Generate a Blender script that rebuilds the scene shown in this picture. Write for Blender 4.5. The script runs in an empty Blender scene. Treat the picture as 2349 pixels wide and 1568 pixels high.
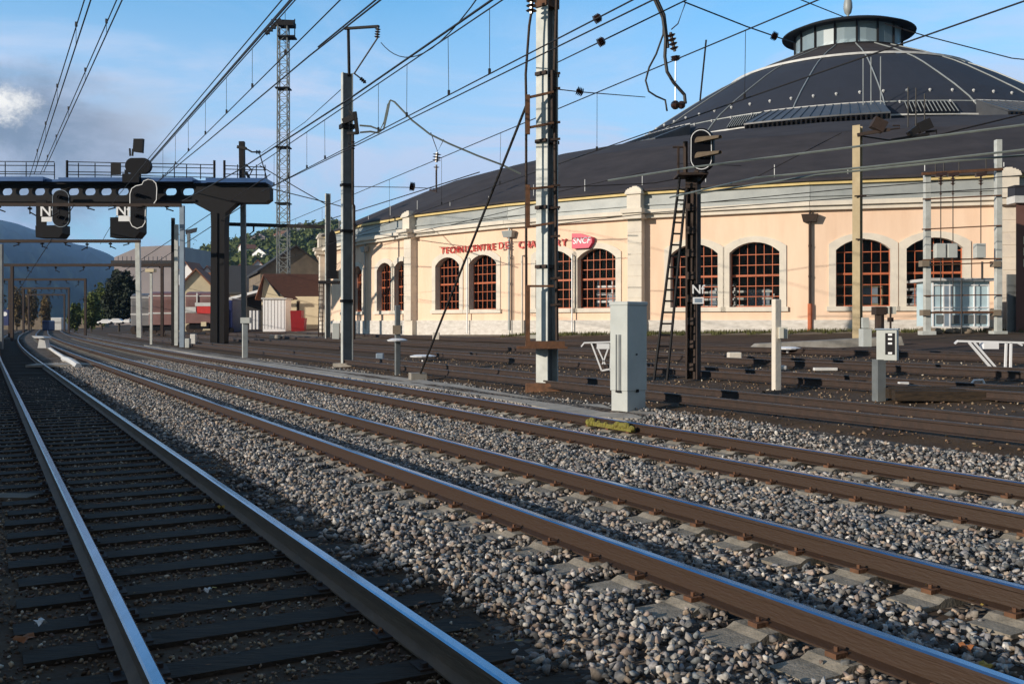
import bpy, bmesh, math, random
import numpy as np
from mathutils import Vector, Matrix
random.seed(7); rng=np.random.default_rng(11)
PI=math.pi; rad=math.radians
S=bpy.context.scene; COL=S.collection
# ---------------------------------------------------------------- measured picture geometry
F=2250.0; CX=1174.5; HY=739.0; CH=1.62        # focal length (px of a 2349 px wide picture), eye height above railhead
def P(u,v,z): return Vector(((u-CX)*z/F, z, CH-(v-HY)*z/F))
def bend(z): return 0 if z<40 else (.0003*(z-40)**2 if z<150 else .0003*110**2+.066*(z-150))
def dbend(z): return 0 if z<40 else (.0006*(z-40) if z<150 else .066)
def A(X,z): return X+.54*z-bend(z)            # offset across the tracks
def TX(a,z): return a-.54*z+bend(z)
GK=[(-1e5,-.262),(2.7,-.262),(4.0,-.18),(10.8,-.18),(13.6,.05),(22.7,.5),(31.8,.85),(43,1.15),(60,1.2),(1e5,1.2)]
def Ga(a):
    for i in range(len(GK)-1):
        a0,g0=GK[i]; a1,g1=GK[i+1]
        if a<=a1: return g0+(g1-g0)*(a-a0)/(a1-a0)
    return 1.2
def G(X,Y): return Ga(A(X,max(Y,0)))
def W(u,v):                                    # picture point on the ground
    z=3.0
    while z<600:
        p=P(u,v,z)
        if p.z<=G(p.x,p.y): return p
        z*=1.004
    return P(u,v,z)
def PZ(u,v,Z):
    z=(Z-CH)*F/(HY-v); return P(u,v,z)
# ---------------------------------------------------------------- materials
M={}
def mat(name,c,r=.7,m=0.,var=.25,sc=6.,bump=.0,bsc=None,c2=None,spec=.5,stretch=None,fac=None,tex='noise'):
    k=bpy.data.materials.new(name); k.use_nodes=True; nt=k.node_tree; n=nt.nodes; l=nt.links
    b=n['Principled BSDF']; b.inputs['Roughness'].default_value=r; b.inputs['Metallic'].default_value=m
    b.inputs['Specular IOR Level'].default_value=spec
    tc=n.new('ShaderNodeTexCoord'); mp=n.new('ShaderNodeMapping'); l.new(tc.outputs['Object'],mp.inputs[0])
    if stretch: mp.inputs['Scale'].default_value=stretch
    nz=n.new('ShaderNodeTexNoise'); nz.inputs['Scale'].default_value=sc; nz.inputs['Detail'].default_value=8; nz.inputs['Roughness'].default_value=.65
    l.new(mp.outputs[0],nz.inputs[0])
    cr=n.new('ShaderNodeValToRGB'); e=cr.color_ramp.elements
    lo,hi=fac if fac else (.3,.7)
    e[0].position=lo; e[1].position=hi
    if c2 is None: c2=tuple(x*(1-var) for x in c)
    e[0].color=(*c2,1); e[1].color=(*c,1)
    l.new(nz.outputs[0],cr.inputs[0]); l.new(cr.outputs[0],b.inputs['Base Color'])
    if bump:
        n2=n.new('ShaderNodeTexNoise'); n2.inputs['Scale'].default_value=bsc or sc*4; n2.inputs['Detail'].default_value=6
        l.new(mp.outputs[0],n2.inputs[0])
        bp=n.new('ShaderNodeBump'); bp.inputs['Strength'].default_value=bump; bp.inputs['Distance'].default_value=.02
        l.new(n2.outputs[0],bp.inputs['Height']); l.new(bp.outputs[0],b.inputs['Normal'])
    M[name]=k; return k
mat('dirt',(.10,.066,.042),.95,0,sc=1.2,bump=.8,bsc=14,c2=(.04,.027,.018),spec=.2)
mat('dirt_red',(.11,.062,.04),.95,0,sc=.5,bump=.6,bsc=10,c2=(.045,.03,.02),spec=.2)
mat('rust_rail',(.040,.022,.012),.6,.1,sc=5,bump=.3,c2=(.04,.02,.011),stretch=(1,.3,4))
mat('steel_top',(.34,.40,.52),.2,1,var=.3,sc=8,stretch=(1,.1,1))
mat('timber',(.060,.040,.025),.85,0,sc=4,bump=.6,bsc=12,c2=(.016,.013,.011),stretch=(1,6,6),spec=.25)
mat('concrete_sleeper',(.31,.27,.215),.9,0,sc=7,bump=.4,bsc=50,c2=(.13,.115,.09))
mat('concrete',(.36,.33,.29),.9,0,sc=2.5,bump=.4,bsc=30,c2=(.2,.18,.155))
mat('render_peach',(.83,.61,.46),.92,0,sc=1.3,bump=.2,bsc=9,c2=(.72,.50,.36),fac=(.18,.60),stretch=(1,1,.16))
mat('stone_white',(.74,.67,.57),.9,0,sc=1.2,bump=.3,bsc=12,c2=(.58,.53,.47))
mat('plinth',(.72,.68,.64),.9,0,sc=2.2,bump=.4,bsc=10,c2=(.48,.44,.40),stretch=(1,1,3))
mat('zinc',(.36,.38,.38),.5,.1,sc=.7,c2=(.25,.27,.275),bump=.1)
mat('monitor_metal',(.10,.105,.115),.5,.2,sc=1,c2=(.07,.072,.08))
mat('yellow_trim',(.72,.55,.24),.7,0,sc=2)
mat('slate',(.060,.052,.054),.85,0,spec=.2,sc=.5,c2=(.036,.031,.033),bump=.25,bsc=6,stretch=(1,1,3))
mat('slate_blue',(.036,.040,.055),.75,0,spec=.25,sc=.2,c2=(.028,.031,.043),bump=.2,bsc=5)
mat('lead_white',(.62,.62,.62),.6,0,sc=2)
mat('metal_dark',(.017,.016,.018),.7,.0,sc=3,spec=.2)
mat('black_paint',(.006,.006,.009),.6,0,sc=3,spec=.15)
mat('blue_edge',(.05,.12,.30),.4,.3,sc=2)
mat('white_paint',(.82,.82,.84),.45,0,sc=4,c2=(.6,.6,.6),fac=(.15,.4))
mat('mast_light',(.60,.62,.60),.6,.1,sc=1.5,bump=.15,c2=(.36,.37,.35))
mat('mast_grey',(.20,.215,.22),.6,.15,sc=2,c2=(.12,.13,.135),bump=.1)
mat('rust',(.17,.075,.035),.85,.1,sc=6,bump=.5,c2=(.07,.035,.02))
mat('rust_dark',(.05,.028,.02),.8,.1,sc=6,bump=.4,c2=(.025,.017,.014))
mat('cabinet',(.50,.52,.50),.5,0,sc=1.6,bump=.08,c2=(.40,.42,.41))
mat('cab_blue',(.26,.33,.42),.5,0,sc=2)
mat('wire',(.020,.017,.017),.6,.3,sc=3)
mat('wire_copper',(.24,.27,.25),.5,.5,sc=3,c2=(.15,.17,.16))
mat('insulator',(.05,.025,.02),.2,0,sc=3)
mat('frame_red',(.50,.13,.05),.6,0,sc=5,c2=(.36,.09,.035))
mat('pane_dark',(.045,.042,.045),.12,0,sc=1.6,c2=(.008,.007,.009),fac=(.5,.72))  # paler noise patches in the colour imitate reflections in the glass
mat('letters',(.62,.03,.025),.5,0,sc=4)
mat('magenta',(.62,.015,.09),.4,0,sc=.8,c2=(.55,.01,.06))
mat('red_paint',(.27,.010,.015),.4,0,sc=2)
mat('maroon',(.16,.075,.06),.7,0,sc=1,c2=(.12,.055,.045))
mat('coach_grey',(.20,.20,.21),.5,.2,sc=1,c2=(.13,.12,.125))
mat('coach_rose',(.24,.12,.115),.5,.1,sc=1,c2=(.16,.085,.08))
mat('blue_vehicle',(.015,.03,.14),.4,0,sc=1)
mat('cream',(.70,.60,.42),.9,0,sc=1,c2=(.58,.49,.34))
mat('roof_brown',(.085,.035,.025),.85,0,sc=2.5,bump=.5,c2=(.05,.022,.018),stretch=(1,1,3))
mat('roof_tile',(.30,.12,.06),.85,0,sc=1,c2=(.18,.08,.05))
mat('roof_dark',(.035,.032,.032),.8,0,sc=1)
mat('warehouse',(.40,.34,.34),.8,0,sc=.08,c2=(.28,.25,.26))
mat('stone_tan',(.24,.19,.14),.9,0,sc=1,c2=(.15,.12,.09))
mat('leaf_dark',(.020,.034,.014),.8,0,sc=1.2,c2=(.008,.014,.007))
mat('leaf_green',(.14,.17,.035),.8,0,sc=.8,c2=(.05,.075,.02))
mat('leaf_brown',(.22,.145,.05),.8,0,sc=.8,c2=(.09,.065,.03))
mat('hill_green',(.075,.095,.030),.95,0,sc=.03,bump=.0,c2=(.022,.034,.014))
mat('mountain',(.035,.055,.050),1,0,sc=.0015,c2=(.022,.035,.036),spec=.0)
mat('bark',(.06,.045,.03),.9,0,sc=5)
mat('grass',(.11,.12,.03),.9,0,sc=2,c2=(.06,.05,.02))
mat('fallen_leaf',(.30,.10,.03),.8,0,sc=9,c2=(.18,.07,.02))
mat('yellow_leaf',(.45,.30,.05),.8,0,sc=9)
mat('moss_yellow',(.24,.23,.03),.8,0,sc=20,c2=(.10,.07,.02),bump=.5)
mat('litter',(.75,.74,.72),.6,0,sc=9)
mat('rust_dull',(.19,.125,.078),.75,0,sc=5,bump=.3,c2=(.12,.08,.05),stretch=(1,.3,4))
mat('rail_dull',(.16,.13,.11),.4,.7,sc=4,c2=(.08,.06,.05))
mat('gravel_tan',(.20,.165,.12),.95,0,sc=1.5,bump=.6,bsc=12,c2=(.10,.08,.055))
mat('timber_light',(.16,.12,.08),.85,0,sc=4,c2=(.09,.065,.045))
mat('pole_tan',(.46,.37,.23),.7,0,sc=2,c2=(.34,.26,.15))
mat('plastic_pale',(.66,.64,.56),.6,0,sc=3)
g=mat('glass_clear',(.55,.70,.80),.35,0,sc=.5,c2=(.45,.6,.7))
g.node_tree.nodes['Principled BSDF'].inputs['Alpha'].default_value=.45
g=mat('glass_cabin',(.55,.70,.76),.3,0,sc=.6,c2=(.42,.56,.64))
M['pane_dark'].node_tree.nodes['Principled BSDF'].inputs['Alpha'].default_value=.12
# stones: colour per stone from an attribute
def stone_mat():
    k=bpy.data.materials.new('ballast_stone'); k.use_nodes=True; nt=k.node_tree; n=nt.nodes; l=nt.links
    b=n['Principled BSDF']; b.inputs['Roughness'].default_value=.88; b.inputs['Specular IOR Level'].default_value=.35
    at=n.new('ShaderNodeAttribute'); at.attribute_name='tint'
    nz=n.new('ShaderNodeTexNoise'); nz.inputs['Scale'].default_value=60; nz.inputs['Detail'].default_value=5
    tc=n.new('ShaderNodeTexCoord'); l.new(tc.outputs['Object'],nz.inputs[0])
    mr=n.new('ShaderNodeMapRange'); mr.inputs[1].default_value=.3; mr.inputs[2].default_value=.7; mr.inputs[3].default_value=.65; mr.inputs[4].default_value=1.25
    l.new(nz.outputs[0],mr.inputs[0])
    mx=n.new('ShaderNodeVectorMath'); mx.operation='SCALE'; l.new(at.outputs['Color'],mx.inputs[0]); l.new(mr.outputs[0],mx.inputs['Scale'])
    l.new(mx.outputs[0],b.inputs['Base Color'])
    bp=n.new('ShaderNodeBump'); bp.inputs['Strength'].default_value=.4; bp.inputs['Distance'].default_value=.004
    l.new(nz.outputs[0],bp.inputs['Height']); l.new(bp.outputs[0],b.inputs['Normal'])
    M['ballast_stone']=k
stone_mat()
def ballast_sheet_mat():
    k=bpy.data.materials.new('ballast_bed'); k.use_nodes=True; nt=k.node_tree; n=nt.nodes; l=nt.links
    b=n['Principled BSDF']; b.inputs['Roughness'].default_value=.95; b.inputs['Specular IOR Level'].default_value=.2
    tc=n.new('ShaderNodeTexCoord')
    v=n.new('ShaderNodeTexVoronoi'); v.inputs['Scale'].default_value=17; l.new(tc.outputs['Object'],v.inputs[0])
    nz=n.new('ShaderNodeTexNoise'); nz.inputs['Scale'].default_value=.8; nz.inputs['Detail'].default_value=5; l.new(tc.outputs['Object'],nz.inputs[0])
    hs=n.new('ShaderNodeSeparateColor'); l.new(v.outputs['Color'],hs.inputs[0])
    cr=n.new('ShaderNodeValToRGB'); e=cr.color_ramp.elements; e[0].position=0; e[1].position=1
    e[0].color=(.035,.032,.03,1); e[1].color=(.22,.20,.18,1)
    l.new(hs.outputs[0],cr.inputs[0])
    mx=n.new('ShaderNodeMix'); mx.data_type='RGBA'; mx.blend_type='MULTIPLY'; mx.inputs[0].default_value=1
    c2=n.new('ShaderNodeValToRGB'); c2.color_ramp.elements[0].position=.35; c2.color_ramp.elements[1].position=.65
    c2.color_ramp.elements[0].color=(.62,.5,.42,1); c2.color_ramp.elements[1].color=(1,1,1,1)
    l.new(nz.outputs[0],c2.inputs[0]); l.new(cr.outputs[0],mx.inputs[6]); l.new(c2.outputs[0],mx.inputs[7]); l.new(mx.outputs[2],b.inputs['Base Color'])
    bp=n.new('ShaderNodeBump'); bp.invert=True; bp.inputs['Strength'].default_value=1; bp.inputs['Distance'].default_value=.04
    l.new(v.outputs['Distance'],bp.inputs['Height']); l.new(bp.outputs[0],b.inputs['Normal'])
    M['ballast_bed']=k
ballast_sheet_mat()
# ---------------------------------------------------------------- mesh builder
class MB:
    def __init__(s): s.v=[]; s.f=[]; s.m=[]; s.i=0
    def mi(s,i): s.i=i; return s
    def add(s,vs,fs):
        o=len(s.v); s.v+= [tuple(x) for x in vs]; s.f+=[tuple(o+i for i in f) for f in fs]; s.m+=[s.i]*len(fs); return s
    def hexa(s,b,t):    # two quads
        return s.add(list(b)+list(t),[(3,2,1,0),(4,5,6,7),(0,1,5,4),(1,2,6,5),(2,3,7,6),(3,0,4,7)])
    def box(s,x0,y0,z0,x1,y1,z1):
        return s.hexa([(x0,y0,z0),(x1,y0,z0),(x1,y1,z0),(x0,y1,z0)],[(x0,y0,z1),(x1,y0,z1),(x1,y1,z1),(x0,y1,z1)])
    def obox(s,c,ex,ey,ez,hx,hy,hz):   # oriented box, half sizes
        c=Vector(c);X=Vector(ex)*hx;Y=Vector(ey)*hy;Z=Vector(ez)*hz
        return s.hexa([c-X-Y-Z,c+X-Y-Z,c+X+Y-Z,c-X+Y-Z],[c-X-Y+Z,c+X-Y+Z,c+X+Y+Z,c-X+Y+Z])
    def rbox(s,x,y,z0,z1,w,d,rz=0):    # upright box turned about z
        c,sn=math.cos(rz),math.sin(rz)
        return s.obox((x,y,(z0+z1)/2),(c,sn,0),(-sn,c,0),(0,0,1),w/2,d/2,(z1-z0)/2)
    def tube(s,pts,r,n=6,r1=None,cap=True):
        pts=[Vector(p) for p in pts]; o=len(s.v); N=len(pts); ring=[]
        up=None
        for i,p in enumerate(pts):
            t=(pts[min(i+1,N-1)]-pts[max(i-1,0)]); 
            if t.length<1e-9: t=Vector((0,0,1))
            t.normalize()
            a=Vector((0,0,1)) if abs(t.z)<.9 else Vector((1,0,0))
            u=t.cross(a).normalized(); w=t.cross(u)
            rr=r if r1 is None else r+(r1-r)*i/max(1,N-1)
            for k in range(n):
                an=2*PI*k/n; s.v.append(tuple(p+(u*math.cos(an)+w*math.sin(an))*rr))
        for i in range(N-1):
            for k in range(n):
                k2=(k+1)%n; s.f.append((o+i*n+k,o+i*n+k2,o+(i+1)*n+k2,o+(i+1)*n+k)); s.m.append(s.i)
        if cap:
            s.f.append(tuple(o+k for k in range(n))); s.f.append(tuple(o+(N-1)*n+n-1-k for k in range(n))); s.m+=[s.i]*2
        return s
    def bar(s,a,b,w,h=None):           # square bar between points
        a=Vector(a);b=Vector(b);t=b-a;L=t.length;t.normalize()
        q=Vector((0,0,1)) if abs(t.z)<.9 else Vector((0,1,0))
        u=t.cross(q).normalized(); v=u.cross(t)
        return s.obox((a+b)/2,t,u,v,L/2,w/2,(h or w)/2)
    def prism(s,poly,off):             # planar polygon extruded by vector
        n=len(poly); off=Vector(off); a=[Vector(p) for p in poly]; b=[p+off for p in a]
        return s.add(a+b,[tuple(range(n-1,-1,-1)),tuple(range(n,2*n))]+[(i,(i+1)%n,n+(i+1)%n,n+i) for i in range(n)])
    def lathe(s,x,y,prof,n=16,a0=0,a1=2*PI):
        full=abs(a1-a0-2*PI)<1e-6; cols=n if full else n+1; o=len(s.v)
        for r,z in prof:
            for k in range(cols):
                an=a0+(a1-a0)*k/n; s.v.append((x+r*math.cos(an),y+r*math.sin(an),z))
        for i in range(len(prof)-1):
            for k in range(n):
                k2=(k+1)%cols if full else k+1
                s.f.append((o+i*cols+k,o+i*cols+k2,o+(i+1)*cols+k2,o+(i+1)*cols+k)); s.m.append(s.i)
        return s
    def ball(s,c,r,n=8,sz=1):
        return s.lathe(c[0],c[1],[(max(.001,r*math.sin(PI*i/6)),c[2]-r*sz*math.cos(PI*i/6)) for i in range(7)],n)
def origin(p):
    return Vector(p.get('_o',(0,0,0)))
SPLIT={'clamp','insulator','bracket','tag_plate','ladder_frame','vent_panel','white_panel','switch_box','floodlight','drop_cable','hanger','latch','platform','signal_gear','fittings'}
def groups_of(mb):
    par=list(range(len(mb.v)))
    def fd(a):
        while par[a]!=a: par[a]=par[par[a]]; a=par[a]
        return a
    for f in mb.f:
        r=fd(f[0])
        for i in f[1:]: par[fd(i)]=r
    comp={}
    for i in range(len(mb.v)): comp.setdefault(fd(i),[]).append(i)
    items=[]
    for k,vs in comp.items():
        c=np.array([mb.v[i] for i in vs]); items.append([c.min(0)-.03,c.max(0)+.03,{k}])
    ch=True
    while ch:
        ch=False
        for i in range(len(items)):
            for j in range(i+1,len(items)):
                a,b=items[i],items[j]
                if (a[0]<=b[1]).all() and (b[0]<=a[1]).all():
                    a[0]=np.minimum(a[0],b[0]); a[1]=np.maximum(a[1],b[1]); a[2]|=b[2]; items.pop(j); ch=True; break
            if ch: break
    out=[]
    for it in items:
        m=MB(); mp={}
        for i in range(len(mb.v)):
            if fd(i) in it[2]: mp[i]=len(m.v); m.v.append(mb.v[i])
        for f,mm in zip(mb.f,mb.m):
            if f[0] in mp: m.f.append(tuple(mp[i] for i in f)); m.m.append(mm)
        out.append(m)
    return out
def obj(name,mb,mats,parent=None,smooth=False,loc=None,bev=0):
    if name in SPLIT and parent is not None:
        r=None
        for m in groups_of(mb): r=obj1(name,m,mats,parent,smooth,loc,bev)
        return r
    return obj1(name,mb,mats,parent,smooth,loc,bev)
def obj1(name,mb,mats,parent=None,smooth=False,loc=None,bev=0):
    o0=origin(parent) if parent else (Vector(loc) if loc is not None else Vector((0,0,0)))
    me=bpy.data.meshes.new(name)
    me.from_pydata([(x-o0.x,y-o0.y,z-o0.z) for x,y,z in mb.v],[],mb.f)
    if not isinstance(mats,(list,tuple)): mats=[mats]
    for k in mats: me.materials.append(M[k])
    if len(mats)>1: me.polygons.foreach_set('material_index',mb.m)
    if smooth: me.polygons.foreach_set('use_smooth',[True]*len(me.polygons))
    me.update()
    o=bpy.data.objects.new(name,me); COL.objects.link(o); o['_o']=tuple(o0)
    if parent: o.parent=parent
    else: o.location=o0
    if bev:
        b=o.modifiers.new('bev','BEVEL'); b.width=bev; b.segments=2; b.limit_method='ANGLE'
    return o
def tag(o,label=None,cat=None,group=None,kind=None):
    if label: o['label']=label
    if cat: o['category']=cat
    if group: o['group']=group
    if kind: o['kind']=kind
    return o
def thing(name,label,cat,loc,group=None):
    o=bpy.data.objects.new(name,None); COL.objects.link(o); o.location=loc; o['_o']=tuple(loc); o.empty_display_size=.3
    return tag(o,label,cat,group)
def single(name,mb,mats,label,cat,loc=None,group=None,smooth=False,kind=None,bev=0):
    if loc is None: loc=mb.v[0]
    return tag(obj(name,mb,mats,None,smooth,loc,bev),label,cat,group,kind)
def textmesh(txt,size,ext=.01):
    c=bpy.data.curves.new('lettering','FONT'); c.body=txt; c.size=size; c.extrude=ext; c.align_x='CENTER'; c.offset=size*.012
    o=bpy.data.objects.new('lettering',c); COL.objects.link(o)
    dg=bpy.context.evaluated_depsgraph_get(); me=o.evaluated_get(dg).to_mesh()
    vs=[tuple(v.co) for v in me.vertices]; fs=[tuple(p.vertices) for p in me.polygons]
    o.evaluated_get(dg).to_mesh_clear(); bpy.data.objects.remove(o); bpy.data.curves.remove(c)
    return vs,fs
def puttext(mb,txt,size,org,ex,ez,ext=.01):
    vs,fs=textmesh(txt,size,ext); ex=Vector(ex).normalized(); ez=Vector(ez).normalized(); nn=ex.cross(ez); org=Vector(org)
    mb.add([org+ex*v[0]+ez*v[1]+nn*v[2] for v in vs],fs)
# ---------------------------------------------------------------- ground sheets
def sheet(name,avals,zvals,dz,mat_,kind='structure',noise=0,fn=None):
    vs=[];fs=[];na=len(avals)
    for z in zvals:
        for a in avals:
            X=TX(a,z) if z>0 else a-.54*z
            h=(fn(a) if fn else Ga(a))+dz
            if noise: h+=noise*(math.sin(a*5.1+z*2.3)*math.sin(z*3.7-a)+math.sin(a*1.9-z*1.1))*.5
            vs.append((X,z,h))
    for j in range(len(zvals)-1):
        for i in range(na-1): fs.append((j*na+i,j*na+i+1,(j+1)*na+i+1,(j+1)*na+i))
    mb=MB(); mb.add(vs,fs); o=obj(name,mb,mat_,smooth=True); tag(o,kind=kind); return o
av=[-4000,-1500,-500,-150,-50,-20,-8,-4,-1,1,2.7,3.3,4.0,6,8,10.8,12,13.6,16,19,22.7,27,31.8,37,43,50,60,80,120,200,400,1000,4000]
zv=[-60,-30,-10,-3,0,2,4,6,8,10,13,16,20,25,30,36,42,50,60,72,85,100,120,150,200,300,500,900,1800,4000,7500]
sheet('ground',av,zv,-.05,'dirt')
def bal_h(a):
    h=Ga(a)
    if 4.0<a<10.9:                        # low shoulders of stone between the tracks
        h+=.06*max(0,1-abs(a-7.6)/1.0)
    if 11.0<a<12.9: h+=.10*(1-abs(a-11.9)/1.0)
    return h
sheet('ballast_bed',[2.75,3.1,3.6,4.0,5,6,6.6,7.1,7.6,8.1,8.6,9.7,10.6,10.9,11.4,11.9,12.4,12.75],[1+i*.5 for i in range(80)]+[41+i*3 for i in range(40)],-.045,'ballast_bed',noise=.012,fn=bal_h)
# trodden yard strip before the building
sheet('yard_path',[26.0,29,31.8,35.5],[8+3*i for i in range(40)],-.03,'dirt_red',noise=.02)
# ---------------------------------------------------------------- tracks
RP=[(-.07,0),(.07,0),(.07,.012),(.012,.03),(.010,.125),(.036,.137),(.036,.162),(.026,.172),(-.026,.172),(-.036,.162),(-.036,.137),(-.010,.125),(-.012,.03),(-.07,.012)]
def rail_mb(a,zt,z0,z1,step=1.5):
    mb=MB(); zs=[]; z=z0
    while z<z1: zs.append(z); z+= step if z<60 else step*3
    zs.append(z1); n=len(RP); vs=[]
    for z in zs:
        t=Vector((-.54+dbend(z),1,0)).normalized(); nn=Vector((t.y,-t.x,0)); c=Vector((TX(a,z),z,0))
        h=zt(a) if callable(zt) else zt
        for (x,y) in RP: vs.append(c+nn*x+Vector((0,0,h-.172+y)))
    fs=[];ms=[]
    for j in range(len(zs)-1):
        for i in range(n):
            fs.append((j*n+i,j*n+(i+1)%n,(j+1)*n+(i+1)%n,(j+1)*n+i)); ms.append(1 if i in (7,8-0) and i!=8 or i==7 or i==6 or i==8 else 0)
    fs.append(tuple(range(n-1,-1,-1))); ms.append(0)
    mb.add(vs,fs); mb.m=ms; return mb
SLP={}
def sleeper_mb(kind,ac,z,h):
    SLP.setdefault(ac,[]).append(z)
    """h = railhead height; ac = centre offset"""
    t=Vector((-.54+dbend(z),1,0)).normalized(); nn=Vector((t.y,-t.x,0)); c=Vector((TX(ac,z),z,0)); up=Vector((0,0,1)); mb=MB()
    j=random.uniform(-.012,.012)
    if kind=='timber':
        a=random.uniform(-.012,.012); tt=(t+nn*a).normalized(); n2=Vector((tt.y,-tt.x,0))
        mb.obox(c+up*(h-.172-.075+j*.5)+nn*random.uniform(-.04,.04),n2,tt,up,1.3,.125,.075)
        mb.mi(1)
        for s in (-.75,.75):
            mb.obox(c+nn*s+up*(h-.168),n2,tt,up,.15,.08,.008)
            for q in (-.11,.11): mb.obox(c+nn*(s+q)+tt*random.choice((-.04,.04))+up*(h-.15),n2,tt,up,.018,.018,.014)
    else:
        for s in (-1,1):
            b=c+nn*(s*.80); L=.40; w=.145
            top=h-.168
            # block with a raised seat: profile along the sleeper
            prof=[(-L,-.22),(L,-.22),(L,-.035),(.17,-.030),(.11,0),(-.19,0),(-.25,-.030),(-L,-.035)]
            poly=[b+nn*(x*s)+t*(-w)+up*(top+y) for x,y in prof]
            if s<0: poly=poly[::-1]
            mb.prism(poly,t*(2*w) )
            mb.mi(1)
            for q in (-.10,.10):
                mb.obox(b+nn*(q-s*.05)+up*(top+.015),nn,t,up,.045,.04,.014)
                mb.tube([b+nn*(q-s*.05)+up*(top+.01),b+nn*(q-s*.05)+up*(top+.055)],.014,6)
            mb.mi(0)
        mb.mi(1); mb.obox(c+up*(h-.26),nn,t,up,.5,.03,.03); mb.mi(0)
    return mb
def track(ac,h,z0,z1,kind,label,top,sl0=3.2,sp=.6,rails=True):
    th=thing('railway_track',label,'railway track',(TX(ac,z0),z0,(h(ac) if callable(h) else h)-.17),'railway tracks across the yard')
    hf=h if callable(h) else (lambda a:h)
    for s in (-1,1):
        obj('rail',rail_mb(ac+s*.852,hf,z0,z1),[('rust_dull' if kind=='timber' else 'rust_rail') if top else 'rust_dark','steel_top' if top else 'rail_dull'],th)
    if kind:
        z=sl0; i=0; rest=MB()
        while z<min(z1,110):
            m=sleeper_mb(kind,ac,z,hf(ac))
            if i<100: obj('sleeper',m,[('timber' if kind=='timber' else 'concrete_sleeper'),'rust_dark' if kind=='timber' else 'rust'],th)
            else:
                o=len(rest.v); rest.v+=m.v; rest.f+=[tuple(o+q for q in f) for f in m.f]; rest.m+=m.m
            z+=sp*.879*random.uniform(.97,1.03); i+=1
        if rest.v: tag(obj('sleeper',rest,['timber' if kind=='timber' else 'concrete_sleeper','rust'],th),kind='stuff')
    return th
track(1.70,-.11,1.2,260,'timber','leftmost track with shiny rails on dark timber sleepers in shade',True,3.0,.60)
track(5.54,0.,1.2,230,'concrete','second track from the left, rusty rails on pale concrete block sleepers',True,3.0,.60)
track(9.70,0.,3.0,200,'concrete','third track from the left, running just in front of the tall grey cabinet',True,6.5,.60)
gf=lambda off:(lambda a:Ga(a)+off)
track(14.3,lambda a:.24,5,120,None,'dark rusty track directly behind the tall grey cabinet',False)
track(18.75,lambda a:Ga(18.7)+.12,8,110,None,'rusty unused track passing behind the small grey box on its post',False)
track(22.5,lambda a:Ga(22.5)+.11,9,100,None,'dark rusty track under the white steel rack',False)
track(27.3,lambda a:Ga(27.3)+.10,12,90,None,'farthest dark track, nearest to the roundhouse wall',False)
# ---------------------------------------------------------------- ballast stones
def stone_protos(n=10):
    out=[]
    for k in range(n):
        bm=bmesh.new()
        ax=(1,random.uniform(.65,.95),random.uniform(.5,.8))
        for i in range(random.choice((9,10,12))):
            v=Vector((random.gauss(0,1),random.gauss(0,1),random.gauss(0,1))).normalized()
            v=Vector((v.x*ax[0],v.y*ax[1],v.z*ax[2]))*random.uniform(.88,1.05)
            bm.verts.new(v*.5)
        r=bmesh.ops.convex_hull(bm,input=bm.verts)
        bmesh.ops.triangulate(bm,faces=bm.faces)
        bmesh.ops.delete(bm,geom=[v for v in bm.verts if not v.link_faces],context='VERTS')
        bm.verts.index_update(); bm.normal_update()
        out.append((np.array([v.co[:] for v in bm.verts]),np.array([[v.index for v in f.verts] for f in bm.faces])))
        bm.free()
    return out
PROT=stone_protos()
def quatmat(n):
    q=rng.normal(size=(n,4)); q/=np.linalg.norm(q,axis=1)[:,None]; w,x,y,z=q.T
    return np.stack([np.stack([1-2*(y*y+z*z),2*(x*y-z*w),2*(x*z+y*w)],1),np.stack([2*(x*y+z*w),1-2*(x*x+z*z),2*(y*z-x*w)],1),np.stack([2*(x*z-y*w),2*(y*z+x*w),1-2*(x*x+y*y)],1)],1)
def stones(name,pts,size,cols,kind='stuff',matn='ballast_stone'):
    V=[];Fs=[];C=[];off=0; n=len(pts); which=rng.integers(0,len(PROT),n); R=quatmat(n)
    for k,(pv,pf) in enumerate(PROT):
        idx=np.where(which==k)[0]
        if not len(idx): continue
        v=np.einsum('nij,vj->nvi',R[idx],pv)*size[idx][:,None,None]
        v[:,:,2]*=.85
        v+=pts[idx][:,None,:]
        m=len(pv); V.append(v.reshape(-1,3))
        f=pf[None]+(np.arange(len(idx))*m)[:,None,None]+off
        Fs.append(f.reshape(-1,3)); C.append(np.repeat(cols[idx],m,axis=0)); off+=len(idx)*m
    V=np.concatenate(V);Fs=np.concatenate(Fs);C=np.concatenate(C)
    me=bpy.data.meshes.new(name); me.vertices.add(len(V)); me.vertices.foreach_set('co',V.astype(np.float32).ravel())
    me.loops.add(Fs.size); me.loops.foreach_set('vertex_index',Fs.astype(np.int32).ravel())
    me.polygons.add(len(Fs)); me.polygons.foreach_set('loop_start',np.arange(0,Fs.size,3,dtype=np.int32)); me.polygons.foreach_set('loop_total',np.full(len(Fs),3,dtype=np.int32))
    me.update(calc_edges=True)
    ca=me.color_attributes.new('tint','FLOAT_COLOR','POINT'); ca.data.foreach_set('color',np.concatenate([C,np.ones((len(C),1))],1).astype(np.float32).ravel())
    me.materials.append(M[matn]); o=bpy.data.objects.new(name,me); COL.objects.link(o); return tag(o,kind=kind)
def scatter(n,a0,a1,z0,z1,power=2.):
    a=rng.uniform(a0,a1,n); u=rng.uniform(0,1,n)
    z=(z0**(1-power)+u*(z1**(1-power)-z0**(1-power)))**(1/(1-power)) if power!=1 else z0*(z1/z0)**u
    return a,z
def ptsxyz(a,z,hf,lift=0.):
    X=np.array([TX(x,y) for x,y in zip(a,z)]); H=np.array([hf(x) for x in a])+lift; return np.stack([X,z,H],1)
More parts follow.
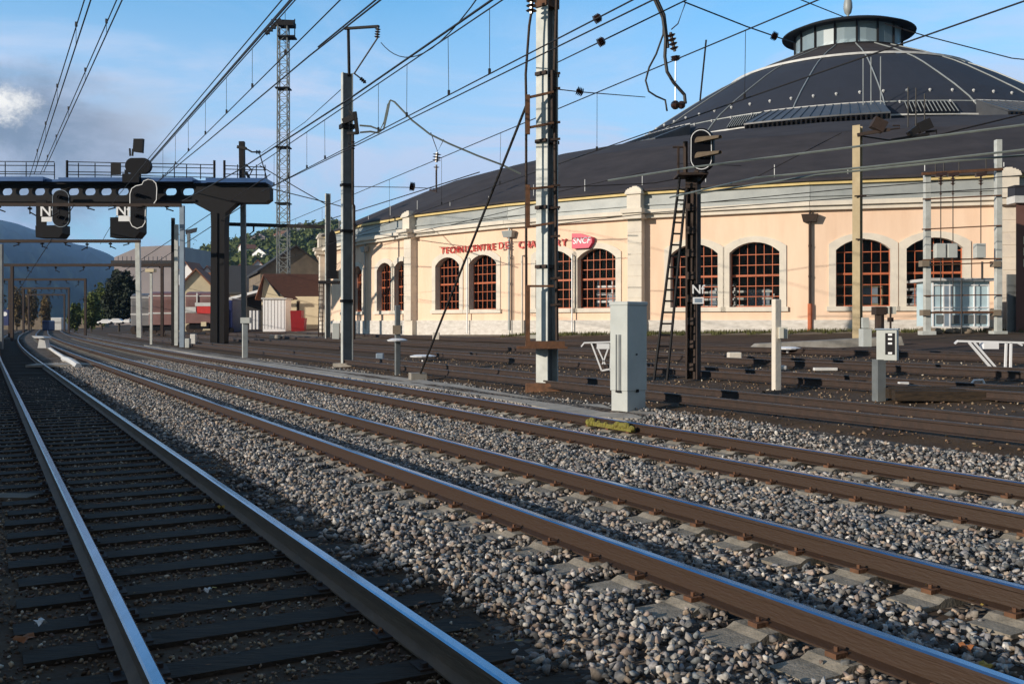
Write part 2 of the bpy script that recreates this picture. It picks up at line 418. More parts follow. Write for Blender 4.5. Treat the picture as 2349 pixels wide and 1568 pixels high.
GREYS=np.array([(.20,.19,.18),(.12,.118,.118),(.27,.25,.235),(.075,.077,.08),(.16,.153,.155),(.33,.31,.285),(.21,.165,.14),(.11,.118,.122),(.25,.20,.155)])
def greys(n): 
    c=GREYS[rng.integers(0,len(GREYS),n)]*rng.uniform(.7,2.0,(n,1)); 
    return c
RAILS=[.848,2.552,4.688,6.392,8.848,10.552]
def keep_off(a,z,w=.085):
    k=np.ones(len(a),bool)
    for r in RAILS: k&=np.abs(a-r)>w
    return k
def density_filter(a,z):  # view filter: only what the picture (or a side step) can see
    X=np.array([TX(x,y) for x,y in zip(a,z)]); return (X/z>-.64)&(X/z<.64)
a,z=[],[]
def uni(n,a0,a1,z0,z1): return rng.uniform(a0,a1,n),rng.uniform(z0,z1,n)
parts=[]
for (z0,z1,d,s0,s1) in [(3.6,9,520,.036,.082),(9,16,430,.038,.085),(16,28,300,.04,.09),(28,45,170,.045,.10)]:
    n=int((12.7-2.8)*(z1-z0)*d); aa,zz=uni(n,2.8,12.7,z0,z1); parts.append((aa,zz,(s0*1.1+(s1*1.30-s0)*rng.beta(1.6,2.6,n))))
aa=np.concatenate([p[0] for p in parts]); zz=np.concatenate([p[1] for p in parts]); ss=np.concatenate([p[2] for p in parts])
k=keep_off(aa,zz)&density_filter(aa,zz); 
# ragged edge of stone towards the dark track, thin out past track 3
k&=(aa>3.05+.35*np.sin(zz*1.3)*np.sin(zz*.37)+rng.uniform(-.3,.3,len(aa)))
k&=~((aa>10.75)&(rng.uniform(0,1,len(aa))>np.clip((12.75-aa+.4*np.sin(zz*.8))/1.2,0,1)))
# sleeper footprints mostly clear
def tintstones(aa,c):
    d=np.min(np.abs(aa[:,None]-np.array(RAILS)[None]),axis=1); f=np.clip((.42-d)/.42,0,1)[:,None]*rng.uniform(.3,1,(len(aa),1))
    return c*(1-f)+c*np.array([.95,.70,.48])*f*.9
def sleeper_gap(aa,zz,ac):
    """distance along the track from the nearest sleeper's middle line, and offset across"""
    q=(aa-ac)*.88; zc=zz-.475*q; arr=np.array(sorted(SLP[ac])); i=np.clip(np.searchsorted(arr,zc),1,len(arr)-1)
    d=np.minimum(np.abs(zc-arr[i-1]),np.abs(zc-arr[i]))/.88
    return d,np.abs(q)
for ac in (5.54,9.70):
    d,q=sleeper_gap(aa,zz,ac)
    k2=~((d<.18)&(q>.38)&(q<1.25)&(rng.uniform(0,1,len(aa))>.035))
    k=k[:len(k)] if False else k
    k&=k2
d,q=sleeper_gap(aa,zz,1.70); k&=~((d<.13)&(q<1.32)&(rng.uniform(0,1,len(aa))>.05))
aa,zz,ss=aa[k],zz[k],ss[k]
lift=rng.uniform(-.035,.014,len(aa))
# inside the tracks the stone lies a little below the blocks
for ac in (5.54,9.70): lift-=np.where(np.abs(aa-ac)<.8,.028,0)
DU=[(330,790),(440,806),(600,829),(760,850),(900,866),(1050,886),(1200,912),(1300,934),(1340,932),(1380,932),(1415,946),(1500,950),(1515,957)]
DLO=[(330,794),(440,813),(600,840),(760,864),(900,882),(1050,903),(1200,930),(1290,950),(1340,958),(1380,962),(1415,965),(1460,965),(1515,960)]
uu=np.array([CX+TX(x,y)*F/y for x,y in zip(aa,zz)]); hv=HY+(CH-np.array([Ga(x) for x in aa]))*F/zz
kk_=~((aa>10.5)&(uu>330)&(uu<1515)&(hv>np.interp(uu,*zip(*DU))-2)&(hv<np.interp(uu,*zip(*DLO))+1)); aa,zz,ss,lift=aa[kk_],zz[kk_],ss[kk_],lift[kk_]
stones('ballast',ptsxyz(aa,zz,bal_h,0)+np.stack([0*lift,0*lift,lift],1),ss,tintstones(aa,greys(len(aa))))
print('stones',len(aa))
# dark dirt with gravel and bits round the first track and beyond the third
def brown(n): 
    b=np.array([(.17,.11,.07),(.09,.06,.04),(.24,.155,.095),(.34,.25,.16),(.15,.10,.08)]); return b[rng.integers(0,5,n)]*rng.uniform(.6,1.2,(n,1))
for nm,(a0,a1,z0,z1,d,s0,s1) in {'gravel':(-3.2,3.5,3.4,14,520,.012,.05),'gravel_far':(-3.,3.4,14,34,120,.02,.07),'yard_gravel':(12.2,26,8,40,16,.03,.09)}.items():
    n=int((a1-a0)*(z1-z0)*d); aa,zz=uni(n,a0,a1,z0,z1); k=density_filter(aa,zz)&keep_off(aa,zz,.06)
    dd,q=sleeper_gap(aa,zz,1.70); k&=~((dd<.13)&(q<1.32)&(rng.uniform(0,1,len(aa))>.06))
    aa,zz=aa[k],zz[k]; sz=rng.uniform(s0,s1,len(aa)); c=brown(len(aa)); w=rng.uniform(0,1,len(aa))>.965; c[w]=(.55,.48,.38)
    stones('gravel',ptsxyz(aa,zz,Ga,-.045)+np.stack([0*sz,0*sz,rng.uniform(0,.015,len(sz))],1),sz,c)
# ---------------------------------------------------------------- the roundhouse
RC=(35.0,102.2); BASE=math.atan2(-RC[1],-RC[0]); UP=Vector((0,0,1))
def rp(phi,r,Z): 
    an=BASE+rad(phi); return Vector((RC[0]+r*math.cos(an),RC[1]+r*math.sin(an),Z))
def phi_at(u,r):
    t=(u-CX)/F; a=1+t*t; b=-2*(RC[0]*t+RC[1]); c=RC[0]**2+RC[1]**2-r*r; d=max(0,b*b-4*a*c); z=(-b-math.sqrt(d))/2/a
    return math.degrees((math.atan2(z-RC[1],t*z-RC[0])-BASE+PI)%(2*PI)-PI)
FA=[-76,-66.5,-57,-48.5,-39.3,-31.9,-21.8,-12.1,-2,8,18,28,38,48]+[58+10*i for i in range(22)]+[284]
RW=54.0
Z0,ZP,ZC,ZC2,ZA=.7,1.75,7.5,7.95,8.85
WIN=[[],[],[(-54.5,2.),(-51,2.)],[(-44.3,2.2),(-41.6,2.2)],[(-36.3,2.3),(-33.6,2.3)],[(-28.0,2.45),(-24.3,2.6)],[(-18.2,2.6),(-15.0,2.6)],[(-8.64,2.68),(-5.1,2.68)],[(.79,2.68),(4.46,2.68)],[(11,2.68),(14.8,2.68)],[(21,2.68),(24.8,2.68)]]
B=thing('roundhouse','huge round peach-walled railway roundhouse with dark domed slate roof','roundhouse',rp(0,RW,1.1))
wall=MB(); plinth=MB(); cor=MB(); att=MB(); trim=MB(); winfo=[]
WSILL,WSP,WTOP=2.45,5.40,5.95
def arch(s0,s1,zs,zt,n=10):
    w=(s1-s0)/2; h=zt-zs; R=(w*w+h*h)/(2*h); c=(s0+s1)/2; a=math.asin(min(1,w/R))
    return [(c+R*math.sin(-a+2*a*i/n), zt-R+R*math.cos(-a+2*a*i/n)) for i in range(n+1)]
for fi in range(len(FA)-1):
    p0=rp(FA[fi],RW,0); p1=rp(FA[fi+1],RW,0); ex=(p1-p0); L=ex.length; ex.normalize(); nn=Vector((ex.y,-ex.x,0))
    if (p0-Vector((*RC,0))).dot(nn)<0: nn=-nn
    def q(s,Z,o=0,p0=p0,ex=ex,nn=nn): return p0+ex*s+nn*o+UP*Z
    def slab(mb,s0,s1,z0,z1,o0,o1): mb.hexa([q(s0,z0,o0),q(s1,z0,o0),q(s1,z0,o1),q(s0,z0,o1)],[q(s0,z1,o0),q(s1,z1,o0),q(s1,z1,o1),q(s0,z1,o1)])
    ws=[]
    if fi<len(WIN):
        for ph,w in WIN[fi]:
            # where the ray of that angle meets this flat facet
            an=BASE+rad(ph); d=Vector((math.cos(an),math.sin(an),0)); c=Vector((*RC,0))
            k=(p0-c).dot(nn)/d.dot(nn); s=(c+d*k-p0).dot(ex); ws.append((s-w/2,s+w/2))
    slab(plinth,-.03,L+.03,Z0,ZP,-.1,.12)
    slab(cor,-.02,L+.02,ZC,ZC+.22,-.05,.30); slab(cor,-.03,L+.03,ZC+.22,ZC2,-.05,.50)
    slab(att,-.0,L+.0,ZC2,ZA,-.3,.10); slab(att,0,L,ZC2+.28,ZC2+.36,.10,.20)
    slab(trim,-.02,L+.02,ZA,ZA+.16,-.3,.30)
    # wall with real openings
    xs=0.
    for s0,s1 in sorted(ws):
        wall.add([q(xs,ZP),q(s0,ZP),q(s0,ZC),q(xs,ZC)],[(0,1,2,3)])
        wall.add([q(s0,ZP),q(s1,ZP),q(s1,WSILL),q(s0,WSILL)],[(0,1,2,3)])
        ar=arch(s0,s1,WSP,WTOP)
        for i in range(len(ar)-1):
            (a0,b0),(a1,b1)=ar[i],ar[i+1]; wall.add([q(a0,b0),q(a1,b1),q(a1,ZC),q(a0,ZC)],[(0,1,2,3)])
        # thickness of the wall in the opening
        loop=[(s0,WSILL)]+ar+[(s1,WSILL)]
        for i in range(len(loop)):
            a,b=loop[i],loop[(i+1)%len(loop)]
            wall.mi(1).add([q(*a),q(*b),q(b[0],b[1],-.5),q(a[0],a[1],-.5)],[(0,1,2,3)]); wall.mi(0)
        winfo.append((fi,s0,s1,q,ex,nn,ar)); xs=s1
    wall.add([q(xs,ZP),q(L,ZP),q(L,ZC),q(xs,ZC)],[(0,1,2,3)])
obj('wall',wall,['render_peach','stone_white'],B); obj('plinth',plinth,'plinth',B); obj('cornice',cor,'stone_white',B)
obj('attic_band',att,'zinc',B); obj('eaves_trim',trim,'yellow_trim',B)
cov=None
for (fi,s0,s1,q,ex,nn,ar) in winfo:
    # pale surround (stands 6 cm proud), with sill
    sur=MB(); bw=.36
    ou=[(s0-bw,WSILL)]+[( (x-(s0+s1)/2)*(1+2*bw/(s1-s0))+(s0+s1)/2, z+bw*.9) for x,z in ar]+[(s1+bw,WSILL)]
    inn=[(s0,WSILL)]+ar+[(s1,WSILL)]
    for i in range(len(ou)-1):
        a,b,c,d=ou[i],ou[i+1],inn[i+1],inn[i]
        sur.hexa([q(*a,.0),q(*b,.0),q(*c,.0),q(*d,.0)],[q(*a,.07),q(*b,.07),q(*c,.07),q(*d,.07)])
    sur.hexa([q(s0-bw-.1,WSILL-.24,0),q(s1+bw+.1,WSILL-.24,0),q(s1+bw+.1,WSILL-.24,.16),q(s0-bw-.1,WSILL-.24,.16)],[q(s0-bw-.1,WSILL,0),q(s1+bw+.1,WSILL,0),q(s1+bw+.1,WSILL,.16),q(s0-bw-.1,WSILL,.16)])
    w=obj('window',sur,'stone_white',B)
    fr=MB(); o=-.42; n=6
    def zt(s):
        for i in range(len(ar)-1):
            if ar[i][0]<=s<=ar[i+1][0]+1e-6: return ar[i][1]+(ar[i+1][1]-ar[i][1])*(s-ar[i][0])/max(1e-6,ar[i+1][0]-ar[i][0])
        return WSP
    def fb(a,b,c,d,t=.05,t2=.0): fr.hexa([q(a,b,o),q(c,b,o),q(c,b,o+t),q(a,b,o+t)],[q(a,d,o),q(c,d,o),q(c,d,o+t),q(a,d,o+t)])
    for i in range(1,n): 
        s=s0+(s1-s0)*i/n; fb(s-.018,WSILL,s+.018,zt(s))
    for i in range(0,6):
        z=WSILL+ (WSP-.1-WSILL)*i/5; hw=.055 if i==3 else .022
        if i==0: fb(s0,WSILL,s1,WSILL+.06,.06)
        else: fb(s0,z-hw,s1,z+hw,.055+(.02 if i==3 else 0))
    fb(s0,WSILL,s0+.05,WSP,.062); fb(s1-.05,WSILL,s1,WSP,.062)
    obj('frame',fr,'frame_red',w)
    pn=MB(); loop=[(s0,WSILL)]+ar+[(s1,WSILL)]; pn.prism([q(a,b,o-.02) for a,b in loop],-nn*.02)
    obj('pane',pn,'pane_dark',w)
# pilasters
for ph in (-57,-52.5+.0,-31.9,-12.1,8,28,48):
    if ph in(-57,): continue
    mb=MB(); an=BASE+rad(ph); er=Vector((math.cos(an),math.sin(an),0)); et=Vector((-er.y,er.x,0)); c=Vector((*RC,0))+er*RW
    def pb(w,d,z0,z1): mb.obox(c+UP*((z0+z1)/2)+er*(d/2-.2),er,et,UP,d/2+.2,w/2,(z1-z0)/2)
    z=Z0
    pb(1.0,.42,Z0,ZP)
    z=ZP; i=0
    while z<ZC-.02:      # coursed blocks with joints
        z1=min(z+.62,ZC-.01); pb(.86,.50,z,z1-.03); pb(.82,.47,z1-.03,z1); z=z1
    pb(1.15,.86,ZC-.05,ZC2+.0); pb(1.3,1.0,ZC2-.18,ZC2+.06)
    pb(.84,.62,ZC2+.06,8.85); pb(1.0,.74,8.85,8.97)
    # rounded cap
    for k in range(5):
        w=.98*math.cos(k/5*PI/2); pb(max(w,.2),.4+.28*math.cos(k/5*PI/2),8.97+k*.07,8.97+(k+1)*.07)
    obj('pilaster',mb,'stone_white',B)
# rain pipes with hoppers
for ph,c in ((-39.3,0),(-21.6,0),(-2.0,1),(18,1)):
    mb=MB(); a=rp(ph,RW+.16,0)
    mb.tube([a+UP*(ZP-.6 if not c else 2.6),a+UP*6.9],.075,8); mb.hexa([rp(ph-.35,RW+.02,6.9),rp(ph+.35,RW+.02,6.9),rp(ph+.35,RW+.34,6.9),rp(ph-.35,RW+.34,6.9)],[rp(ph-.45,RW+.02,7.3),rp(ph+.45,RW+.02,7.3),rp(ph+.45,RW+.42,7.3),rp(ph-.45,RW+.42,7.3)])
    mb.tube([a+UP*7.3,a+UP*7.6],.06,6)
    for z in (4.,5.6): mb.tube([a+UP*z,a+UP*(z+.08)],.1,8)
    dp=obj('downpipe',mb,'rust_dark' if c else 'zinc',B)
    if c: m2=MB(); m2.tube([a+UP*(Z0+.2),a+UP*2.6],.12,8); obj('pipe_shoe',m2,'frame_red',dp)
# roofs
N=36
def ring(mb,prof,a0=None):
    o=BASE+rad(8); mb.lathe(RC[0],RC[1],prof,N,o,o+2*PI)
low=MB(); ring(low,[(54.45,ZA+.16),(54.35,ZA+.30),(45.3,13.2),(39.7,14.9),(33.2,16.1),(28,16.8),(24.1,17.4)]); obj('lower_roof',low,'slate',B)
N=72
dm=MB(); DP=[(24.35,17.2),(24.2,18.2),(23.3,19.1),(22.2,20.05),(20,21.6),(17.5,23.2),(15,24.75),(13.5,25.6),(12,26.35)]; ring(dm,DP); dome=obj('dome',dm,'slate_blue',B)
neck=MB(); NP=[(12,26.4),(9.9,27.35),(7.6,28.3),(5.7,29.1)]; ring(neck,NP); obj('dome_neck',neck,'slate',B)
def ringbar(r,Z,w,h,mat_,name,par):
    mb=MB(); n=72; o=BASE
    mb.lathe(RC[0],RC[1],[(r+w,Z-.02),(r+w,Z+h),(r-w,Z+h+.02)],n); return obj(name,mb,mat_,par)
ringbar(24.3,18.12,.06,.11,'lead_white','ring_flashing',B); ringbar(12.1,26.33,.12,.18,'lead_white','ring_flashing',B); ringbar(22.75,19.56,.04,.06,'zinc','ring_flashing',dome)
for k in range(20):
    ph=7+18*k; mb=MB(); mb.tube([rp(ph,r,Z+.05) for r,Z in DP[1:]+NP[1:]],.06,5); obj('rib',mb,'zinc',dome)
for k in range(30):
    ph=-75+5*k
    for r,Z in ((21.3,20.68),(22.9,19.42)):
        p=rp(ph+(2.5 if r<22 else 0),r,Z+.12); mb=MB(); mb.ball(p,.12 if r<22 else .09,6); mb.tube([p-UP*.2,p],.06,5); obj('roof_vent',mb,'lead_white',dome)
# raised louvre monitors standing on the lower roof under the ring
ph0,ph1=phi_at(1742,35),phi_at(2032,35)
print('monitor',ph0,ph1)
def zlow(r):
    pr=[(54.35,ZA+.3),(45.3,13.2),(39.7,14.9),(33.2,16.1),(28,16.8),(24.1,17.4)]
    r=max(24.1,min(54.35,r))
    for (r0,z0),(r1,z1) in zip(pr,pr[1:]):
        if r<=r0 and r>=r1: return z0+(z1-z0)*(r0-r)/(r0-r1)
def monitor(a,b,r1,zt,r0,zb,name='louvre_monitor'):
    mb=MB(); n=15
    for i in range(n):
        x0=a+(b-a)*i/n; x1=a+(b-a)*(i+1)/n; lo=[rp(x0,r0,zb),rp(x1,r0,zb),rp(x1,r1,zt),rp(x0,r1,zt)]
        mb.hexa(lo,[p+UP*.12 for p in lo]); mb.bar(rp(x0,r0,zb+.14),rp(x0,r1,zt+.14),.05,.10)
    for x in (a,b): mb.prism([rp(x,r0-.1,zlow(r0)-.1),rp(x,r1,zlow(r1)-.1),rp(x,r1,zt),rp(x,r0-.1,zb)],(rp(x+.1,r1,0)-rp(x,r1,0)))
    o=obj(name,mb,'monitor_metal',B); m2=MB()
    for i in range(n*2): x0=a+(b-a)*(i+.3)/n/2; m2.bar(rp(x0,r0-.05,zlow(r0)-.05),rp(x0,r0-.05,zb),.12)
    obj('louvre',m2,'metal_dark',o); m3=MB(); m3.tube([rp(a+(b-a)*i/10,r1-.05,zt+.16) for i in range(11)],.06,5); obj('edge_trim',m3,'lead_white',o)
for k in (-3,-2,-1,0,1,2): monitor(-16.2+40*k,6.2+40*k,24.0,19.2,28.4,zlow(28.4)+.75)
monitor(-68.5,-54,36.5,zlow(36.5)+.55,40,zlow(40)+.2,'roof_hatch')
for u0,u1 in ((1672,1738),(2082,2195)):
    a,b=phi_at(u0,24.2),phi_at(u1,24.2); mb=MB()
    for i in range(12):
        x0,x1=a+(b-a)*i/12,a+(b-a)*(i+1)/12
        mb.hexa([rp(x0,24.5,18.25),rp(x1,24.5,18.25),rp(x1,24.3,18.25),rp(x0,24.3,18.25)],[rp(x0,23.3,19.35),rp(x1,23.3,19.35),rp(x1,23.1,19.3),rp(x0,23.1,19.3)])
    for i in range(13):
        x=a+(b-a)*i/12; mb.mi(1).bar(rp(x,24.5,18.35),rp(x,23.3,19.42),.05); mb.mi(0)
    obj('louvre_panel',mb,['black_paint','zinc'],dome)
# things standing inside the hall, seen dimly through the panes
def inside(ph,r,w,h,mm,lab,shelves=0):
    p=rp(ph,r,0); g=G(p.x,p.y); an=BASE+rad(ph); er=Vector((math.cos(an),math.sin(an),0)); et=Vector((-er.y,er.x,0)); mb=MB()
    for a_ in (-w/2,0,w/2): mb.obox(p+et*a_+UP*(g+h/2),er,et,UP,.06,.06,h/2)
    for k_ in range(shelves): mb.obox(p+UP*(g+1.4+k_*(h-1.4)/max(1,shelves-1)),er,et,UP,.3,w/2,.06)
    mb.mi(1).obox(p+et*.3+UP*(g+1.9),er,et,UP,.25,w*.28,.42); single('workshop_rack',mb,[mm,'cab_blue'],lab,'rack',loc=p+UP*g,group='workshop racks inside the hall')
inside(-14.8,52.2,1.9,3.2,'white_paint','white scaffold-like rack inside the hall behind the window below the magenta sign',5)
inside(-7.9,51.8,2.2,2.6,'lead_white','pale rack inside the hall behind the window beside the dark signal',4)
inside(-5.6,51.5,2.2,2.2,'mast_light','grey rack inside the hall, lower left of the window right of the dark signal',3)
inside(.6,51.6,2.4,2.4,'pole_tan','tan rack inside the hall behind the window crossed by the tan pole',3)
inside(4.0,51.4,2.2,2.6,'lead_white','pale rack inside the hall behind the window by the feeder portal',4)
# lightning rods on the front monitor
for u,t,b_ in ((1980,160,282),(1998,168,282),(2020,175,280)): 
    p=rp(phi_at(u,25),25,18.5); mb=MB(); mb.tube([p,p+UP*4.2],.04,5); obj('roof_rod',mb,'zinc',B)
# lantern
LN=thing('x','','',(0,0,0)); bpy.data.objects.remove(LN)
lb=MB(); lb.lathe(RC[0],RC[1],[(5.9,28.9),(5.9,29.2),(5.2,29.2)],32); lant=obj('lantern',lb,'metal_dark',B)
for k in range(16):
    ph=k*22.5+9; mb=MB(); mb.bar(rp(ph,5.35,29.2),rp(ph,5.35,31.55),.16); obj('mullion',mb,'metal_dark',lant)
mb=MB(); mb.lathe(RC[0],RC[1],[(5.25,29.3),(5.25,31.40)],32); obj('glazing',mb,'glass_clear',lant)
mb=MB(); mb.lathe(RC[0],RC[1],[(4.7,29.35),(3.4,30.2),(1.8,30.95),(.1,31.40)],24); obj('glass_cone',mb,'glass_cabin',lant)
mb=MB()
for k in range(24): mb.tube([rp(k*15,4.75,29.4),rp(k*15,3.45,30.25),rp(k*15,1.85,31.0),rp(k*15,.2,31.45)],.06,4)
obj('cone_rib',mb,'metal_dark',lant)
mb=MB(); mb.lathe(RC[0],RC[1],[(.1,31.85),(5.6,31.55),(6.6,31.30),(6.65,31.42),(5.6,31.85),(.1,32.45)],48); obj('canopy',mb,['metal_dark'],lant)
mb=MB(); mb.lathe(RC[0],RC[1],[(.22,32.2),(.14,33.2),(.3,33.3),(.12,33.4),(.14,33.6),(.34,33.8),(.46,34.3),(.44,34.8),(.3,35.4),(.1,36.2),(.02,37)],14); obj('finial',mb,'zinc',lant,smooth=True)
# railing / lamp stubs along the eaves
mb=MB()
for ph in range(-60,40,4): mb.tube([rp(ph,53.6,9.2),rp(ph,53.6,9.2+random.choice((.5,.9,.5)))],.025,4)
obj('snow_guard',mb,'lead_white',B)
# wall lettering and logo board
def wall_frame(ph):
    for fi in range(len(FA)-1):
        if FA[fi]<=ph<FA[fi+1]: break
    p0=rp(FA[fi],RW,0); p1=rp(FA[fi+1],RW,0); ex=(p1-p0).normalized(); nn=Vector((ex.y,-ex.x,0))
    if (p0-Vector((*RC,0))).dot(nn)<0: nn=-nn
    an=BASE+rad(ph); d=Vector((math.cos(an),math.sin(an),0)); c=Vector((*RC,0)); k=(p0-c).dot(nn)/d.dot(nn)
    return c+d*k,ex,nn
txt='TECHNICENTRE DE CHAMBÉRY'; pA,pB=-28.4,-17.35; LT=None
lt=thing('wall_lettering','red capital letters TECHNICENTRE DE CHAMBÉRY along the peach wall above the windows','lettering',wall_frame(-23)[0]+UP*6.2)
for i,ch in enumerate(txt):
    if ch==' ': continue
    ph=pA+(pB-pA)*i/(len(txt)-1); c,ex,nn=wall_frame(ph); mb=MB()
    # reading direction: left to right seen from outside
    e=ex if ex.cross(UP).dot(nn)>0 else -ex
    puttext(mb,ch,.60,c+nn*(.32 if abs(ph+21.6)<.75 else .10)+UP*6.2,e,UP,.03); obj('letter',mb,'letters',lt)
c,ex,nn=wall_frame(-15.9); e=ex if ex.cross(UP).dot(nn)>0 else -ex
lg=thing('logo_sign','magenta red slanted board with white SNCF lettering on the peach wall','sign',c+UP*6.3)
mb=MB(); z0,z1=5.98,6.88; o=nn*.35
mb.prism([c-e*.66+UP*z0+o,c+e*.50+UP*z0+o,c+e*.72+UP*(z0+.3)+o,c+e*.72+UP*(z1-.28)+o,c-e*.1+UP*(z1-.03)+o,c-e*.66+UP*z1+o],-nn*.30); obj('board',mb,'magenta',lg)
mb=MB(); puttext(mb,'SNCF',.50,c+e*.02+nn*.365+UP*6.26,e,(UP+e*.15),.012); obj('letter',mb,'white_paint',lg)
mb=MB(); mb.bar(c+e*.9+UP*6.1,c+e*.9+UP*6.7,.5,.3); 
# thin conduits standing on the wall between the lettered windows
for u,v0,v1,w,mm,lab in ((1059,592,762,.10,'white_paint','thin white pipe in front of the first lettered window'),(1160,585,755,.07,'zinc','thin grey pipe on the peach wall under the red lettering'),(1188,586,757,.16,'stone_white','broad pale conduit on the wall left of the big steel mast'),(1302,585,757,.09,'white_paint','thin white pipe on the wall under the magenta sign')):
    ph=phi_at(u,RW+.6); c,_,nn=wall_frame(ph); c=c+nn*.3; mb=MB(); zt=CH+(HY-v0)*c.y/F; mb.tube([c+UP*.9,c+UP*zt,c+UP*zt-nn*.28],w/2,6)
    single('wall_conduit',mb,mm,lab,'pipe',loc=c+UP*1.1,group='pipes on the roundhouse wall')
#PROPS_BEGIN
SHADE_WALL_H=2.0
# ---------------------------------------------------------------- masts and posts
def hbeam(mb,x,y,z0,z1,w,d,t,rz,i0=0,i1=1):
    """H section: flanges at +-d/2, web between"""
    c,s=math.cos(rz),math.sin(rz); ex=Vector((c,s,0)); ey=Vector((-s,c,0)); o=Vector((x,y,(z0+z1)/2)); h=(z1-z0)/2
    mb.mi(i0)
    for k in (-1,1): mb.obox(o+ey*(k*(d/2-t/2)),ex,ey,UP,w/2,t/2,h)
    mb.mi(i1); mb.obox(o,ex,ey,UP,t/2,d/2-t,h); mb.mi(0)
def Zof(v,z): return CH+(HY-v)*z/F
def insul(mb,a,b,r=.07,n=5):
    a=Vector(a);b=Vector(b); mb.tube([a,b],r*.35,6)
    for i in range(n):
        p=a+(b-a)*((i+.7)/(n+.4)); d=(b-a).normalized(); mb.tube([p-d*.012,p+d*.02],r,8,r*.6)
# --- big steel mast in the middle
b=W(1255,889); z=b.y; X=b.x; g0=b.z
px=z/F
T=thing('catenary_mast','tall broad steel mast with rusty ladder frames, nearest to the camera, beside the grey cabinet','mast',b)
mb=MB(); hbeam(mb,X,z,g0+.12,Zof(-25,z),.36,.40,.03,rad(-42)); obj('pole',mb,['mast_light','mast_grey'],T)  # darker web colour paints the self-shadow between the flanges
mb=MB(); mb.rbox(X,z,Zof(-40,z),Zof(20,z),.36,.5,rad(-42)); obj('top_collar',mb,'rust',T)
mb=MB(); mb.rbox(X+.02,z,g0-.2,g0+.13,.9,.8,rad(-20)); obj('base_block',mb,'rust',T,bev=.04)
def xx(u,zz=z): return (u-CX)*zz/F
fr=MB(); zf=z-.42
for u,v0,v1 in ((1211,218,308),(1211,424,520),(1211,655,785)): fr.bar((xx(u,zf),zf,Zof(v0,zf)),(xx(u,zf),zf,Zof(v1,zf)),.10)
for v,dv in ((225,-14),(294,-12),(434,-6),(521,-10),(656,0),(787,0)):
    fr.bar((xx(1207,zf),zf,Zof(v,zf)),(xx(1270,zf),zf,Zof(v+dv,zf)),.075,.05)
obj('ladder_frame',fr,'rust',T)
mb=MB(); mb.tube([(xx(1219,zf),zf,Zof(28,zf)),(xx(1214,zf),zf,Zof(60,zf)),(xx(1206,zf),zf,Zof(170,zf)),(xx(1207,zf),zf,Zof(230,zf)),(xx(1207,zf),zf,Zof(780,zf))],.035,6); obj('drop_pipe',mb,'rust_dark',T)
mb=MB(); insul(mb,(xx(1219,zf),zf,Zof(32,zf)),(xx(1220,zf),zf,Zof(-6,zf)),.14,3); obj('insulator',mb,'insulator',T)
mb=MB(); mb.tube([(xx(1277,z),z-.2,Zof(-20,z)),(xx(1271,z),z-.2,Zof(170,z)),(xx(1273,z),z-.2,Zof(420,z)),(xx(1277,z),z-.2,Zof(780,z))],.045,6); mb.tube([(xx(1266,z),z-.3,Zof(168,z)),(xx(1266,z),z-.3,Zof(300,z))],.045,5)
obj('conduit',mb,'rust_dark',T)
mb=MB()
for v in (176,210,287,325,430,480,545,640,700): mb.bar((xx(1262),z-.25,Zof(v,z)),(xx(1284),z-.25,Zof(v-2,z)),.05)
for v in (172,326,477,612): mb.rbox(X,z,Zof(v,z)-.04,Zof(v,z)+.04,.34,.52,rad(-42))
obj('clamp',mb,'rust_dark',T)
mb=MB(); mb.obox((xx(1250,zf),zf+.1,Zof(789,zf)),(1,0,0),(0,1,0),UP,.46,.28,.07); mb.obox((xx(1243,zf),zf+.1,Zof(796,zf)),(1,0,0),(0,1,0),UP,.60,.32,.03); obj('bracket_plate',mb,'rust',T)
# anchor guy going down to the left
g1=W(958,872)
mb=MB(); a=Vector((xx(1208,zf),zf,Zof(240,zf))); mb.tube([a,g1],.035,6); mb.mi(1).rbox(g1.x,g1.y,g1.z-.2,g1.z+.22,.45,.4,.3)
single('guy_wire',mb,['wire','concrete'],'thick dark guy cable slanting down left from the big steel mast','guy wire',loc=g1)
# --- second mast
b=W(796,836); z=b.y; X=b.x; g0=b.z
def xx(u,zz=None): zz=z if zz is None else zz; return (u-CX)*zz/F
T=thing('catenary_mast','slimmer grey mast with thin tube and short arm on top, left of the lettered wall','mast',b)
mb=MB(); hbeam(mb,X,z,g0,Zof(168,z),.22,.40,.03,rad(-62)); obj('pole',mb,['mast_light','mast_grey'],T)  # web again in darker grey, shade put into the colour
mb=MB(); mb.rbox(X,z,g0-.2,g0+.06,.8,.7,rad(-20)); obj('base_block',mb,'concrete',T)
mb=MB(); mb.tube([(xx(801),z,Zof(175,z)),(xx(799),z,Zof(66,z))],.06,6); mb.bar((xx(790),z,Zof(66,z)),(xx(874),z-.6,Zof(72,z)),.12,.08); obj('top_arm',mb,'metal_dark',T)
mb=MB(); insul(mb,(xx(872),z-.6,Zof(75,z)),(xx(870),z-.6,Zof(100,z)),.11,4); obj('insulator',mb,'insulator',T)
mb=MB(); mb.tube([(xx(870),z-.6,Zof(100,z)),(xx(812),z,Zof(170,z))],.03,5); mb.tube([(xx(812),z,Zof(168,z)),(xx(840),z-.3,Zof(192,z))],.03,5); insul(mb,(xx(828),z-.2,Zof(182,z)),(xx(842),z-.3,Zof(195,z)),.08,3); obj('stay',mb,'wire',T)
mb=MB()
